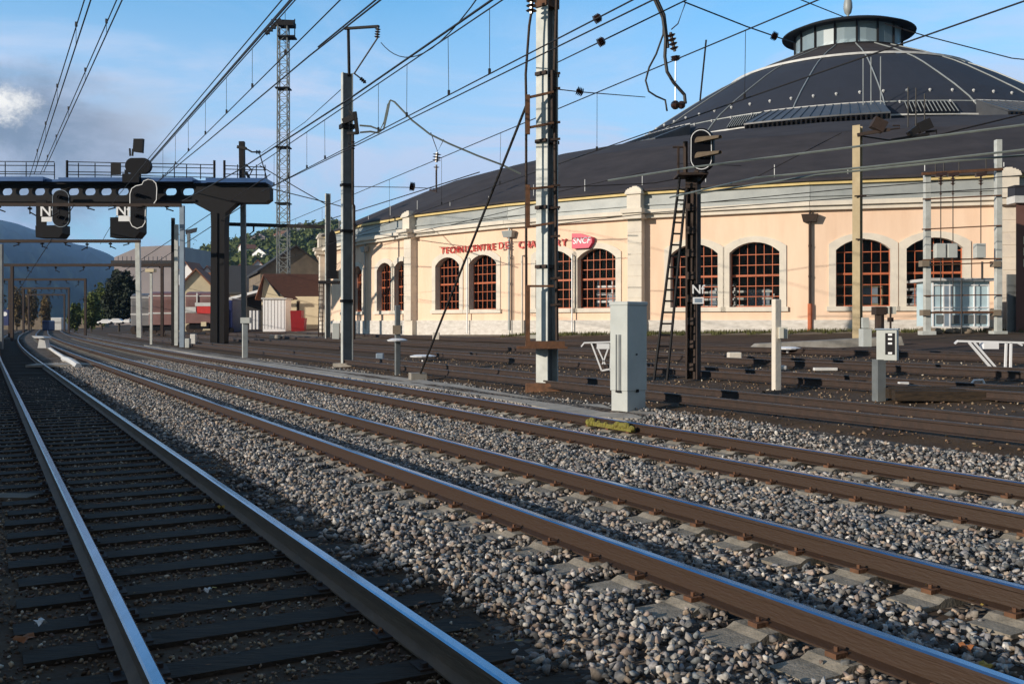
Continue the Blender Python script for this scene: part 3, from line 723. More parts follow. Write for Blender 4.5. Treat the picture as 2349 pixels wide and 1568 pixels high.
mb.bar((xx(790),z-.3,Zof(283,z)),(xx(822),z-.4,Zof(272,z)),.14,.2); mb.bar((xx(818),z-.4,Zof(262,z)),(xx(824),z-.4,Zof(312,z)),.13); mb.bar((xx(800),z-.3,Zof(310,z)),(xx(824),z-.4,Zof(310,z)),.1); mb.bar((xx(805),z-.3,Zof(258,z)),(xx(822),z-.4,Zof(280,z)),.08); mb.rbox(X,z,Zof(296,z),Zof(286,z),.4,.5,rad(-62))
obj('bracket',mb,'metal_dark',T)
mb=MB(); mb.tube([(xx(813),z-.35,Zof(312,z)),(xx(813),z-.35,Zof(470,z)),(xx(816),z-.35,Zof(475,z)),(xx(816),z-.35,Zof(778,z))],.05,6); insul(mb,(xx(813),z-.35,Zof(325,z)),(xx(813),z-.35,Zof(350,z)),.09,3); obj('drop_pipe',mb,'rust_dark',T)
mb=MB()
for v in (425,530,690): mb.rbox(X,z,Zof(v,z)-.05,Zof(v,z)+.05,.30,.46,rad(-62))
obj('clamp',mb,'metal_dark',T)
# signal repeater box fixed to a thin post just left of it
b2=W(752,776)
T=thing('signal_post','slim grey post carrying a dark signal back seen from behind, left of the lettered wall','signal',b2); z=b2.y
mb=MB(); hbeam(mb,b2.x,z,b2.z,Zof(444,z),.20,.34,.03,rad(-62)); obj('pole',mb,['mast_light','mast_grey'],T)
mb=MB(); mb.prism([(xx(768+9*math.cos(t)*1.0),z-1,Zof(585+54*(math.copysign(1,math.sin(t))*abs(math.sin(t))**.5),z)) for t in [i*PI/10 for i in range(20)]],(0,.3,0)); mb.box(xx(758),z-1.1,Zof(640,z),xx(780),z-.5,Zof(622,z)); obj('signal_head',mb,'black_paint',T)
mb=MB(); mb.box(xx(738),z-1.15,Zof(652,z),xx(782),z-.3,Zof(645,z)); obj('platform',mb,'metal_dark',T)
mb=MB()
for u in (736,745): mb.tube([(xx(u),z-.9,Zof(772,z)),(xx(u+3),z-.9,Zof(648,z))],.035,4)
for i in range(12): mb.tube([(xx(736),z-.9,Zof(660+i*9.5,z)),(xx(748),z-.9,Zof(660+i*9.5,z))],.025,4)
obj('ladder',mb,'rust_dark',T)
def cabinet(u0,u1,v0,v1,split,label,matn,name='relay_cabinet',dep=.5,b=None):
    b=b or W((u0+u1)/2,v1); z=b.y
    mb=MB(); x0,x1=(u0-CX)*z/F,(u1-CX)*z/F; xs=x0+(x1-x0)*split
    single(name,mb.box(x0,z,b.z,x1,z+dep,Zof(v0,z)),matn,label,'cabinet',loc=b,bev=.02)
cabinet(762,778,741,778,1,'small pale grey cabinet standing just behind the second steel mast','cabinet')
# --- dark signal post with ladder
b=W(1590,869); z=b.y; X=b.x; g0=b.z
T=thing('light_signal','dark lattice signal post with black oval two-hooded head and long side ladder','signal',b)
mb=MB(); rz=rad(-35); c_,s_=math.cos(rz),math.sin(rz); ex=Vector((c_,s_,0)); ey=Vector((-s_,c_,0)); ztop=Zof(405,z)
for k in (-1,1): mb.obox(Vector((X,z,(g0+ztop)/2))+ex*(k*.13),ex,ey,UP,.025,.11,(ztop-g0)/2)
for i in range(9):
    zz_=g0+.3+i*(ztop-g0-.5)/8; mb.obox((X,z,zz_),ex,ey,UP,.13,.115,.09)
mb.obox(Vector((X,z,(g0+ztop)/2)),ex,ey,UP,.12,.01,(ztop-g0)/2)
obj('pole',mb,'rust_dark',T)
mb=MB(); mb.prism([(xx(1549),z-.45,Zof(408,z)),(xx(1617),z-.45,Zof(406,z)),(xx(1617),z+.3,Zof(406,z)),(xx(1549),z+.3,Zof(408,z))],(0,0,.06)); mb.bar((xx(1600),z,Zof(425,z)),(xx(1614),z-.3,Zof(408,z)),.05); mb.bar((xx(1614),z-.3,Zof(408,z)),(xx(1614),z-.3,Zof(375,z)),.05); mb.bar((xx(1590),z-.1,Zof(405,z)),(xx(1610),z-.2,Zof(372,z)),.09); obj('platform',mb,'rust_dark',T)
mb=MB(); mb.tube([(xx(1553),z-.2,Zof(408,z)),(xx(1553),z-.2,Zof(340,z))],.035,5); mb.tube([(xx(1569),z-.2,Zof(408,z)),(xx(1569),z-.2,Zof(328,z))],.06,6); mb.tube([(xx(1540),z-.2,Zof(341,z)),(xx(1572),z-.2,Zof(341,z))],.025,5); obj('guard_rail',mb,'rust_dark',T)
def oval(cx,cy,hw,hh,zz,n=32):
    pts=[]
    r=hw
    for i in range(n):
        t=2*PI*i/n; x=math.cos(t)*r; y=math.sin(t)*r+(hh-r)*(1 if math.sin(t)>=0 else -1); pts.append((cx+x,cy+y))
    return [Vector(((u-CX)*zz/F,zz,CH+(HY-v)*zz/F)) for u,v in pts]
hd=MB(); zf=z-.55; hd.prism(oval(1609,343,27,49,zf),(0.06,.10,0)); hd.prism([p+Vector((.05,.1,0)) for p in oval(1609,343,18,38,zf)],(.1,.3,0)); head=obj('signal_head',hd,'black_paint',T)
ou=oval(1608.5,343,24.5,46,zf-.012); inn=oval(1608.5,343,22.6,44.1,zf-.012); mb=MB(); n=len(ou); mb.add(ou+inn,[(i,(i+1)%n,n+(i+1)%n,n+i) for i in range(n)]); obj('white_border',mb,'white_paint',head)
for v in (322,357):
    # hood: half cone projecting toward the camera's right
    mb=MB(); c0=Vector((xx(1602,zf),zf,Zof(v+2,zf))); d=Vector((.46,-.30,.02)); n=8; vs=[]
    for i in range(n+1):
        t=PI*i/n; o=Vector((-.08*math.cos(t)*1.2,-.03*math.cos(t),.14*math.sin(t)-.03)); vs.append(c0+o); 
    for i in range(n+1):
        t=PI*i/n; o=Vector((-.06*math.cos(t),-.03*math.cos(t),.07*math.sin(t)+.02)); vs.append(c0+d+o*.8)
    mb.add(vs,[(i,i+1,n+2+i,n+1+i) for i in range(n)]); mb.add([q+Vector((0,0,-.012)) for q in vs],[(i,n+1+i,n+2+i,i+1) for i in range(n)])
    obj('hood',mb,'timber_light',head)
    mb=MB(); mb.tube([(xx(1603,zf),zf-.012,Zof(v+4,zf)),(xx(1603,zf),zf+.01,Zof(v+4,zf))],.09,14); obj('lens',mb,'pane_dark',head)
mb=MB(); L0=Vector((xx(1557,z-.5),z-.5,Zof(410,z))); 
la=(Vector((xx(1559,z-.3),z-.3,Zof(412,z))),Vector((xx(1500,z-.6),z-.6,g0+.0))); lb_=(Vector((xx(1573,z-.3),z-.3,Zof(440,z))),Vector((xx(1530,z-.6),z-.6,g0+.0)))
mb.tube(la,.035,5); mb.tube(lb_,.035,5)
for i in range(17):
    t=(i+1)/18; mb.tube([la[0].lerp(la[1],t),lb_[0].lerp(lb_[1],max(0,(t-.06)/.94))],.022,4)
obj('ladder',mb,'metal_dark',T)
def plate(mb,cx,cy,w,h,zz,i=0,t=.015): mb.mi(i).box(((cx-w/2)-CX)*zz/F,zz,Zof(cy+h/2,zz),((cx+w/2)-CX)*zz/F,zz+t,Zof(cy-h/2,zz)); mb.mi(0)
zf=z-.28; mb=MB(); plate(mb,1601,664,27,27,zf); o=obj('number_plate',mb,'black_paint',T); mb=MB(); puttext(mb,'Nf',.30,((1601-CX)*zf/F,zf-.006,Zof(673,zf)),(1,0,0),UP,.004); obj('lettering',mb,'white_paint',o)
mb=MB(); plate(mb,1602,689,25,15,zf); plate(mb,1602,689,17,9,zf-.004,1); obj('small_plate',mb,['white_paint','cab_blue'],T)
# --- tall grey cabinet in the foreground
b=W(1443,947); z=b.y; g0=b.z
T=thing('relay_cabinet','tall pale grey trackside cabinet with ribbed door, in the foreground behind the third track','cabinet',b)
def cab(x,y,w,d,z0,z1,rz,mb): mb.rbox(x,y,z0,z1,w,d,rz)
rz=rad(-48); k=z/F
cx_=(1443.5-CX)*k; cw=.43;cd=.56
cy_=z+.12
top=Zof(692,cy_)
mb=MB(); cab(cx_,cy_,cw*.93,cd*.93,g0-.1,g0+.42,rz,mb); obj('plinth',mb,'cabinet',T,bev=.01)
mb=MB(); cab(cx_,cy_,cw,cd,g0+.42,top-.07,rz,mb); obj('body',mb,'cabinet',T,bev=.012)
mb=MB(); cab(cx_,cy_,cw+.03,cd+.03,top-.075,top,rz,mb); obj('lid',mb,'cabinet',T,bev=.02)
c_,s_=math.cos(rz),math.sin(rz); ex=Vector((c_,s_,0)); ey=Vector((-s_,c_,0)); C0=Vector((cx_,cy_,0))
mb=MB()
for o in (-.10,-.03,.0): mb.obox(C0-ey*(cd/2+.002)+ex*(o+.05)+UP*(g0+.95),ex,ey,UP,.014,.012,.52)
obj('door_rib',mb,'mast_grey',T)
mb=MB(); mb.obox(C0-ey*(cd/2)+ex*.02+UP*(g0+1.35),ex,ey,UP,.002,.012,.03); mb.obox(C0-ey*(cd/2+.01)+ex*.0+UP*(g0+.41),ex,ey,UP,.06,.012,.02); mb.obox(C0+ex*(cw/2+.01)+UP*(g0+.42),ex,ey,UP,.01,.03,.03); mb.obox(C0+ex*(cw/2+.004)-ey*.02+UP*(g0+1.1),ex,ey,UP,.006,.02,.015); obj('latch',mb,'metal_dark',T)
# cable duct strip of concrete leading to it
def strip(name,up,lo,mm,label,cat,th=.05,lift=.0):
    mb=MB(); n=len(up); a=[W(*p) for p in up]; c=[W(*p) for p in lo]
    for i in range(n-1):
        mb.hexa([c[i]+UP*(lift-.05),c[i+1]+UP*(lift-.05),a[i+1]+UP*(lift-.05),a[i]+UP*(lift-.05)],[c[i]+UP*(lift+th),c[i+1]+UP*(lift+th),a[i+1]+UP*(lift+th),a[i]+UP*(lift+th)])
    return single(name,mb,mm,label,cat,loc=c[n//2])
strip('cable_duct',[(330,790),(440,806),(600,829),(760,850),(900,866),(1050,886),(1200,912),(1300,934),(1340,932),(1380,932),(1415,946),(1500,950),(1515,957)],[(330,794),(440,813),(600,840),(760,864),(900,882),(1050,903),(1200,930),(1290,950),(1340,958),(1380,962),(1415,965),(1460,965),(1500,962)],'concrete','flat pale concrete cable duct running beside the third track to the tall grey cabinet','cable duct',.05)
# moss on the rail joint
p=W(1500,985); mb=MB()
mb.obox((TX(10.42,p.y),p.y,-.10),Vector((-.475,.88,0)),Vector((.88,.475,0)),UP,.6,.045,.035)
for i in range(26):
    t=random.uniform(-.6,.6); mb.ball((TX(10.40,p.y+t),p.y+t,-.07+random.uniform(-.04,.03)),random.uniform(.03,.06),6)
single('mossy_fishplate',mb,'moss_yellow','yellow mossy joint plate on the near side of the third track, right rail','fishplate',loc=p)
# --- white marker posts
def post(u,v0,v1,w,mm,label,name='marker_post',cat='post',rz=.4,cap=None):
    b=W(u,v1); z=b.y; mb=MB(); mb.rbox(b.x,z,b.z-.1,Zof(v0,z),w*z/F,w*z/F*.8,rz)
    T=thing(name,label,cat,b); obj('shaft',mb,mm,T,bev=.02); return T,b
T,b=post(1781,686,889,18,'stone_white','white round-topped marker post standing alone right of the dark signal'); z=b.y
mb=MB(); mb.box((1784-CX)*z/F,z-.2,Zof(776,z),(1801-CX)*z/F,z-.02,Zof(750,z)); mb.box((1781-CX)*z/F,z-.26,Zof(775,z),(1790-CX)*z/F,z-.2,Zof(752,z)); obj('junction_box',mb,'plastic_pale',T)
T,b=post(562,738,820,12,'mast_light','short pale post with a grey cap box, just left of the white kiosk'); z=b.y
mb=MB(); mb.box((554-CX)*z/F,z-.2,Zof(741,z),(575-CX)*z/F,z+.3,Zof(728,z)); obj('cap_box',mb,'cabinet',T)
T,b=post(912,700,856,12,'mast_grey','dark slim post with a small box and a disc halfway, before the narrow arched windows'); z=b.y
mb=MB(); mb.box((903-CX)*z/F,z-.25,Zof(766,z),(921-CX)*z/F,z+.1,Zof(746,z)); obj('box',mb,'stone_tan',T)
mb=MB(); q=Vector(((914-CX)*z/F,z-.3,Zof(779,z))); mb.lathe(q.x,q.y,[(.0,q.z+.05),(.16,q.z+.05),(.33,q.z+.0),(.3,q.z-.04),(0,q.z-.05)],16); obj('disc',mb,'white_paint',T)
# --- grey box on its post at right
b=W(2016,914); z=b.y
T=thing('point_control_box','grey control box with a column of white tags on a short thick post at right','control box',b)
mb=MB(); mb.rbox(b.x,z,b.z-.1,Zof(824,z),20*z/F,.2,.2); obj('post',mb,'mast_grey',T)
rz=rad(-28); mb=MB(); cx_=(2036-CX)*z/F; mb.rbox(cx_,z,Zof(826,z),Zof(757,z),.36,.26,rz); box=obj('box',mb,'cabinet',T,bev=.012)
mb=MB(); mb.rbox(cx_,z,Zof(756,z),Zof(753,z),.40,.30,rz); obj('lid',mb,'cab_blue',box)
mb=MB(); mb.box((1985-CX)*z/F,z+.1,Zof(795,z),(2004-CX)*z/F,z+.35,Zof(754,z)); mb.box((1993-CX)*z/F,z+.3,Zof(752,z),(2007-CX)*z/F,z+.4,Zof(728,z)); obj('side_box',mb,'cabinet',T)
mb=MB(); c_,s_=math.cos(rz),math.sin(rz); ex=Vector((c_,s_,0)); ey=Vector((-s_,c_,0)); f0=Vector((cx_,z,0))-ey*.132+ex*.06
for i,v in enumerate((767,777,787,809)): mb.obox(f0+UP*Zof(v,z),ex,ey,UP,.035,.004,.018)
obj('tag_plate',mb,'white_paint',box); mb=MB(); mb.obox(f0+UP*Zof(788,z)+ey*.001,ex,ey,UP,.085,.003,.2); obj('panel',mb,'metal_dark',box)
mb=MB(); z1=z+.1; mb.tube([((2022-CX)*z/F,z1,Zof(757,z)),((2022-CX)*z/F,z1,Zof(722,z))],.09,8); mb.box((2010-CX)*z/F,z,Zof(722,z),(2034-CX)*z/F,z+.25,Zof(703,z)); mb.mi(1).box((2038-CX)*z/F,z,Zof(720,z),(2056-CX)*z/F,z+.2,Zof(703,z)); mb.mi(0).box((2040-CX)*z/F,z,Zof(738,z),(2050-CX)*z/F,z+.1,Zof(728,z)); mb.tube([((2043-CX)*z/F,z,Zof(757,z)),((2043-CX)*z/F,z,Zof(703,z))],.02,5)
obj('telephone_bracket',mb,['rust_dark','plastic_pale'],T)
# --- tan lit pole
b=W(1967,784); z=b.y
T=thing('steel_pole','tan sunlit H-section pole standing before the windows, with small bracket at its top','pole',b)
mb=MB(); hbeam(mb,b.x,z,b.z,Zof(289,z),.28,.36,.03,rad(-35)); obj('pole',mb,['pole_tan','rust_dark'],T)
mb=MB(); mb.bar(((1962-CX)*z/F,z-.2,Zof(312,z)),((2030-CX)*z/F,z-.5,Zof(303,z)),.08,.12); mb.bar(((2000-CX)*z/F,z-.4,Zof(303,z)),((2012-CX)*z/F,z-.4,Zof(280,z)),.3,.5); mb.tube([((2030-CX)*z/F,z-.5,Zof(303,z)),((2052-CX)*z/F,z-.5,Zof(300,z)),((2052-CX)*z/F,z-.5,Zof(294,z)),((2036-CX)*z/F,z-.5,Zof(294,z))],.03,5); obj('bracket',mb,'rust_dark',T)
mb=MB(); mb.bar(((1955-CX)*z/F,z-.25,Zof(452,z)),((1982-CX)*z/F,z-.25,Zof(450,z)),.05); mb.bar(((1958-CX)*z/F,z-.25,Zof(550,z)),((1978-CX)*z/F,z-.25,Zof(550,z)),.05); obj('clamp',mb,'rust_dark',T)
# hanging switch gear right of it
zz0=z; mb=MB()
def pp(u,v,d=0): return Vector(((u-CX)*(zz0+d)/F,zz0+d,Zof(v,zz0+d)))
mb.bar(pp(2044,323),pp(2130,308),.16,.12); mb.bar(pp(2085,310),pp(2122,282),.25,.25); mb.bar(pp(2115,278),pp(2125,300),.5,.3)
mb.tube([pp(2120,316),pp(2150,312),pp(2148,300),pp(2124,303)],.05,6); mb.tube([pp(2130,316),pp(2200,298),pp(2349,262)],.03,5); mb.tube([pp(2049,323),pp(1975,312)],.03,5)
for u,v0,v1 in ((2083,200,292),(2101,202,290),(2121,215,282)): mb.tube([pp(u,v0),pp(u,v1)],.03,5)
single('switch_gear',mb,'wire','dark switch gear on wires before the slate dome, right of the tan pole','switch gear',loc=pp(2090,310))
# --- feeder portal with two pale concrete poles
b=W(2126,765); z=b.y; b2=W(2290,765); g=b.z
T=thing('feeder_portal','two pale concrete poles joined by crossbars with insulators before the small glazed cabin','portal',b)
def pz(u,v,d=0): return Vector(((u-CX)*(z+d)/F,z+d,Zof(v,z+d)))
for u,v0 in ((2126.5,399),(2289.5,321)):
    mb=MB(); p=pz(u,765); mb.rbox(p.x,z,g-.1,Zof(v0,z),13*z/F,.26,0); mb.rbox(p.x,z,g-.2,g+.12,.62,.5,0); obj('pole',mb,'mast_light',T,bev=.01)
mb=MB()
for (ua,va,ub,vb,w) in ((2115,399,2300,388,.12),(2117,457,2297,448,.06),(2115,526,2297,517,.05),(2117,596,2297,593,.06),(2119,608,2297,602,.05),(2119,678,2297,676,.05),(2117,717,2297,716,.09)):
    mb.bar(pz(ua,va,-.2),pz(ub,vb,-.2),w)
obj('crossbar',mb,'rust',T)
mb=MB()
for u in (2158,2186,2250):
    insul(mb,pz(u,400,-.2),pz(u,425,-.2),.12,4); insul(mb,pz(u,438,-.2),pz(u,448,-.2),.07,2)
    mb.bar(pz(u-12,402,-.2),pz(u+12,399,-.2),.16)
obj('insulator',mb,'insulator',T)
mb=MB()
for u,v1 in ((2158,560),(2186,560),(2250,560)): mb.tube([pz(u,425,-.2),pz(u,v1,-.2)],.022,5)
for u in (2158,2186): mb.tube([pz(u,593,-.2),pz(u,715,-.2)],.022,5)
mb.tube([pz(2206,640,-.25),pz(2206,770,-.25)],.03,5); mb.tube([pz(2253,600,-.2),pz(2253,640,-.2)],.05,5)
for u in (2146,2165,2200,2262): mb.tube([pz(u,372 if u!=2262 else 364,-.2),pz(u,398,-.2)],.035,5)
obj('drop_cable',mb,'wire',T)
for u0,u1 in ((2148,2170),(2175,2197),(2240,2262)):
    mb=MB(); q0=pz(u0,591,-.4); q1=pz(u1,558,-.4); mb.box(q0.x,z-.4,q0.z,q1.x,z-.05,q1.z); obj('switch_box',mb,'cabinet',T,bev=.02)
mb=MB(); 
for u,v in ((2124,604),(2289,605),(2126,717),(2289,717)): q=pz(u,v,-.3); mb.box(q.x-.16,z-.3,q.z-.13,q.x+.16,z+.1,q.z+.13)
obj('bracket',mb,'stone_tan',T)
# --- glazed cabin behind
z=b.y+1.3; b=Vector(((2205-CX)*z/F,z,0)); g=G(b.x,z); b.z=g
T=thing('glazed_cabin','small pale glazed cabin with flat roof standing behind the feeder portal','cabin',(b.x,z,g))
x0,x1=(2140-CX)*z/F,(2268-CX)*z/F; zt=Zof(645,z); zb=Zof(748,z)
mb=MB(); mb.box(x0,z+.03,zb,x1,z+1.8,zt); obj('body',mb,'glass_cabin',T)
mb=MB(); mb.box(x0-.25,z-.3,zt,x1+.15,z+2.0,zt+.14); obj('roof',mb,'lead_white',T,bev=.02)
mb=MB()
for t in (0,.19,.30,.5,.74,1): mb.box(x0+(x1-x0)*t-.03,z-.02,zb,x0+(x1-x0)*t+.03,z+.04,zt)
for v in (654,705,712,750): mb.box(x0,z-.03,Zof(v,z)-.025,x1,z+.03,Zof(v,z)+.025)
obj('frame',mb,'white_paint',T)
mb=MB(); mb.box(x0+(x1-x0)*.2,z-.01,zb,x0+(x1-x0)*.33,z+.02,zt-.15); obj('door',mb,'cab_blue',T)
mb=MB()
for a,c in ((.06,.19),(.34,.47),(.56,.73),(.78,.95)): mb.box(x0+(x1-x0)*a,z-.02,Zof(742,z),x0+(x1-x0)*c,z+.02,Zof(722,z))
obj('vent_panel',mb,'mast_grey',T)
mb=MB()
for i in range(9):
    q=b+Vector((random.uniform(-1.6,1.8),random.uniform(-.6,.6),0)); mb.ball((q.x,q.y,g+.05),random.uniform(.18,.4),7,.6)
single('rubble_mound',mb,'stone_tan','low heap of tan stones at the foot of the small glazed cabin','rubble',loc=b,smooth=True)
# --- brown annex at the right edge and grey gate
z=47.2; mb=MB(); x0=(2330.5-CX)*z/F; g=1.1
T=thing('annex_building','reddish brown annex with white roof trim at the right edge of the picture','annex',(x0,z,g))
mb.prism([(x0,z,g-.2),(x0+9,z,g-.2),(x0+9,z+4,g-.2),(x0*(z+4)/z,z+4,g-.2)],(0,0,Zof(466,z)-g+.2)); obj('wall',mb,'maroon',T)
mb=MB(); mb.box(x0-.15,z-.2,Zof(466,z),x0+9.2,z+.6,Zof(450,z)); obj('roof_trim',mb,'lead_white',T)
mb=MB(); mb.box(x0-.1,z-.1,Zof(450,z),x0+9.2,z+.6,Zof(425,z)); obj('roof',mb,'slate_blue',T)
for i in range(3):
    for j in range(3):
        mb=MB(); mb.box(x0+.35+i*.9+i*.5,z-.03,Zof(560+j*26,z),x0+1.1+i*.9+i*.5,z+.02,Zof(542+j*26,z)); obj('pale_panel',mb,'cream',T)
z=47.4; mb=MB(); mb.box((2311-CX)*z/F,z,1.0,(2334-CX)*z/F,z+.1,Zof(629,z)); 
for i in range(5): mb.box((2311-CX)*z/F,z-.02,1.1+i*.5,(2334-CX)*z/F,z,1.13+i*.5)
single('metal_gate',mb,'mast_grey','plain blue-grey metal gate between the white pilaster and the brown annex','gate')
# --- white steel racks
def rack(pts,label,b,z,extra):
    mb=MB(); 
    for a,c,w in pts: mb.bar(Vector(((a[0]-CX)*z/F,z,Zof(a[1],z))),Vector(((c[0]-CX)*z/F,z+(.0),Zof(c[1],z))),w)
    for a,c,w in pts: mb.bar(Vector(((a[0]-CX)*(z+.25)/F,z+.25,Zof(a[1],z))),Vector(((c[0]-CX)*(z+.25)/F,z+.25,Zof(c[1],z))),w*.8)
    T=thing('steel_rack',label,'rack',b,'white steel racks on the ground'); obj('frame',mb,'white_paint',T)
    mb=MB(); u0,v0,u1,v1=extra; mb.box((u0-CX)*z/F,z-.03,Zof(v1,z),(u1-CX)*z/F,z+.2,Zof(v0,z)); obj('plate',mb,'white_paint',T)
b=W(2290,845); rack([((2196,782),(2360,786),.045),((2196,782),(2190,788),.04),((2222,784),(2272,842),.05),((2232,782),(2284,842),.04),((2308,786),(2306,845),.045),((2319,786),(2318,845),.045),((2334,786),(2345,792),.04)],'white steel rack with slanted legs lying at the right edge before the glazed cabin',b,b.y,(2256,786,2290,800))
b=W(1390,850); rack([((1340,786),(1402,784),.04),((1340,786),(1333,795),.035),((1356,786),(1380,850),.04),((1372,800),(1388,835),.035),((1398,790),(1382,835),.035),((1402,786),(1400,850),.04),((1380,850),(1400,846),.04)],'white steel rack partly hidden behind the tall grey cabinet',b,b.y,(1370,788,1398,800))
# --- small trackside boxes and litter between the far tracks
def small(u0,v0,u1,v1,mm,label,name='trackside_box',cat='box',dep=.3,bev=.03,group=None):
    b=W((u0+u1)/2,v1); z=b.y; mb=MB(); mb.box((u0-CX)*z/F,z,b.z-.02,(u1-CX)*z/F,z+dep,Zof(v0,z)); return single(name,mb,mm,label,cat,loc=b,bev=bev,group=group)
small(1672,808,1702,826,'stone_white','cream white box on the ground between the dark signal and the white marker post')
small(862,810,879,825,'cab_blue','small blue-grey box on the ground right of the second steel mast')
small(1356//1,760,1374,776,'stone_white','small pale box at the foot of the wall under the magenta sign',bev=.01) if False else None
small(992,762,1008,778,'stone_white','small off-white block by the wall left of the lettered windows')
small(1214,768,1232,776,'plastic_pale','little cream block beside the rusty plate of the big mast')
small(1868,843,1922,848,'litter','white plank lying on the dark ground right of the white marker post','plank','plank',.12,.01)
small(2064,876,2086,880,'litter','short white board lying right of the grey control box','board','board',.12,.01)
small(1790,838,1806,847,'lead_white','pale rounded lump on the ground behind the white marker post','concrete_lump','lump',.2,.04)
small(1100,898-80,1118,822,'litter','white scrap lying among the far tracks, right of the thick guy cable','scrap','scrap',.1,.01)
def disc(u,v,r,label):
    b=W(u,v+10); z=b.y; c=Vector(((u-CX)*z/F,z,Zof(v,z))); mb=MB(); mb.lathe(c.x,c.y,[(0,c.z+.05),(r*.6,c.z+.045),(r,c.z),(r*.95,c.z-.04),(0,c.z-.05)],16); mb.tube([c-UP*.3,c],.05,6)
    single('dwarf_lamp',mb,'white_paint',label,'lamp',loc=b)
disc(970,816,.50,'low white mushroom-shaped lamp right of the slim post with a disc'); disc(1807,798,.42,'low pale mushroom lamp just right of the white marker post')
for (u,v,lab) in ((2242,880,'bent white metal hoop lying right of the control box, under the rack'),(120,823,None)):
    if lab:
        b=W(u,v); mb=MB(); k=b.y/F; mb.tube([b+Vector((-14*k,0,0)),b+Vector((-8*k,0,8*k)),b+Vector((12*k,0,9*k)),b+Vector((16*k,0,0))],.025,5); single('metal_hoop',mb,'white_paint',lab,'hoop',loc=b)
# plinth heap by the tan pole
b=W(1935,795); mb=MB(); mb.hexa([b+Vector((-3.2,0,-.2)),b+Vector((2.2,0,-.2)),b+Vector((2.2,1.,-.2)),b+Vector((-3.2,1.,-.2))],[b+Vector((-2.9,.2,.1)),b+Vector((2.1,.2,.36)),b+Vector((2.1,.8,.36)),b+Vector((-2.9,.8,.1))]); single('concrete_ramp',mb,'concrete','long low concrete ramp at the foot of the tan pole','ramp',loc=b,bev=.03)
# buffer of sleepers at right
b=W(2230,915); mb=MB()
for i in range(3): mb.obox(b+Vector((.9,i*.3,.05+.02*i)),(1,-.12,0),(.12,1,0),UP,2.2,.12,.09)
single('timber_stack',mb,'timber','dark old timbers lying between the tracks right of the control box','timbers',loc=b)
# point machine between first and second tracks
b=W(112,812); z=b.y; T=thing('point_machine','white painted point lever machine with rod between the first two tracks','point machine',b)
def pq(u,v): return Vector(((u-CX)*z/F,z,Zof(v,z)))
mb=MB(); mb.hexa([pq(84,775)+Vector((0,-.3,0)),pq(108,775)+Vector((0,-.3,0)),pq(108,775)+Vector((0,.6,0)),pq(84,775)+Vector((0,.6,0))],[pq(78,770)+Vector((0,-.3,0)),pq(104,772)+Vector((0,-.3,0)),pq(104,772)+Vector((0,.6,0)),pq(78,770)+Vector((0,.6,0))]); mb.hexa([pq(86,798),pq(106,798),pq(106,798)+Vector((0,.5,0)),pq(86,798)+Vector((0,.5,0))],[pq(90,776),pq(102,776),pq(102,776)+Vector((0,.5,0)),pq(90,776)+Vector((0,.5,0))]); obj('body',mb,'lead_white',T)
mb=MB(); mb.tube([W(108,798)+UP*.12,W(128,812)+UP*.1,W(146,824)+UP*.1],.09,6); mb.tube([W(146,826)+UP*.08,W(160,832)+UP*.1,W(180,843)+UP*.05],.14,6); obj('rod',mb,'lead_white',T)
mb=MB(); mb.obox(W(150,838)+UP*.02,(1,.2,0),(-.2,1,0),UP,1.3,.9,.05); obj('slab',mb,'concrete',T)
# leaves and bits of litter in the foreground
def leaf(u,v,s,mm,lab):
    b=W(u,v)+UP*.03; r=random.uniform(0,PI); mb=MB(); n=7; vs=[b+UP*.02]; 
    for i in range(n*2):
        t=2*PI*i/(n*2); q=s*(1 if i%2==0 else .62)*(.6+.4*abs(math.cos(t))); vs.append(b+Vector((math.cos(t+r)*q,math.sin(t+r)*q*.8,.02*math.sin(3*t)+.012)))
    mb.add(vs,[(0,1+i,1+(i+1)%(n*2)) for i in range(n*2)]); single('fallen_leaf',mb,mm,lab,'leaf',loc=b)
leaf(60,1478,.10,'fallen_leaf','curled orange-brown leaf on the dirt at the lower left corner')
leaf(868,1462,.045,'fallen_leaf','small rust-red leaf between the rails of the leftmost track, near the bottom')
leaf(508,1172,.05,'yellow_leaf','yellow leaf lying inside the leftmost track')
leaf(2216,1500,.06,'fallen_leaf','orange-brown leaf against the near rail of the second track, lower right')
leaf(2260,1545,.06,'yellow_leaf','pale yellow leaf on the ballast at the lower right')
leaf(92,1440,.05,'litter','crumpled white paper scrap on the dirt at the lower left')
leaf(478,1366,.04,'litter','white paper scrap between timber sleepers of the leftmost track')
# plank at the left edge
b=W(50,1132); mb=MB(); mb.obox(b+Vector((-.75,0,-.06)),(1,-.05,0),(.05,1,0),UP,.9,.14,.05); single('timber_plank',mb,'timber_light','worn brown plank lying left of the leftmost track at the picture edge','plank',loc=b)
# ---------------------------------------------------------------- signal gantry on the left
b=W(502,787); z=b.y; g=b.z; print('gantry z',z)
T=thing('signal_gantry','dark concrete signal gantry spanning the tracks on the left, with oval holes in its beam','gantry',b)
def gp(u,v,d=0): return Vector(((u-CX)*z/F,z+d,Zof(v,z)))
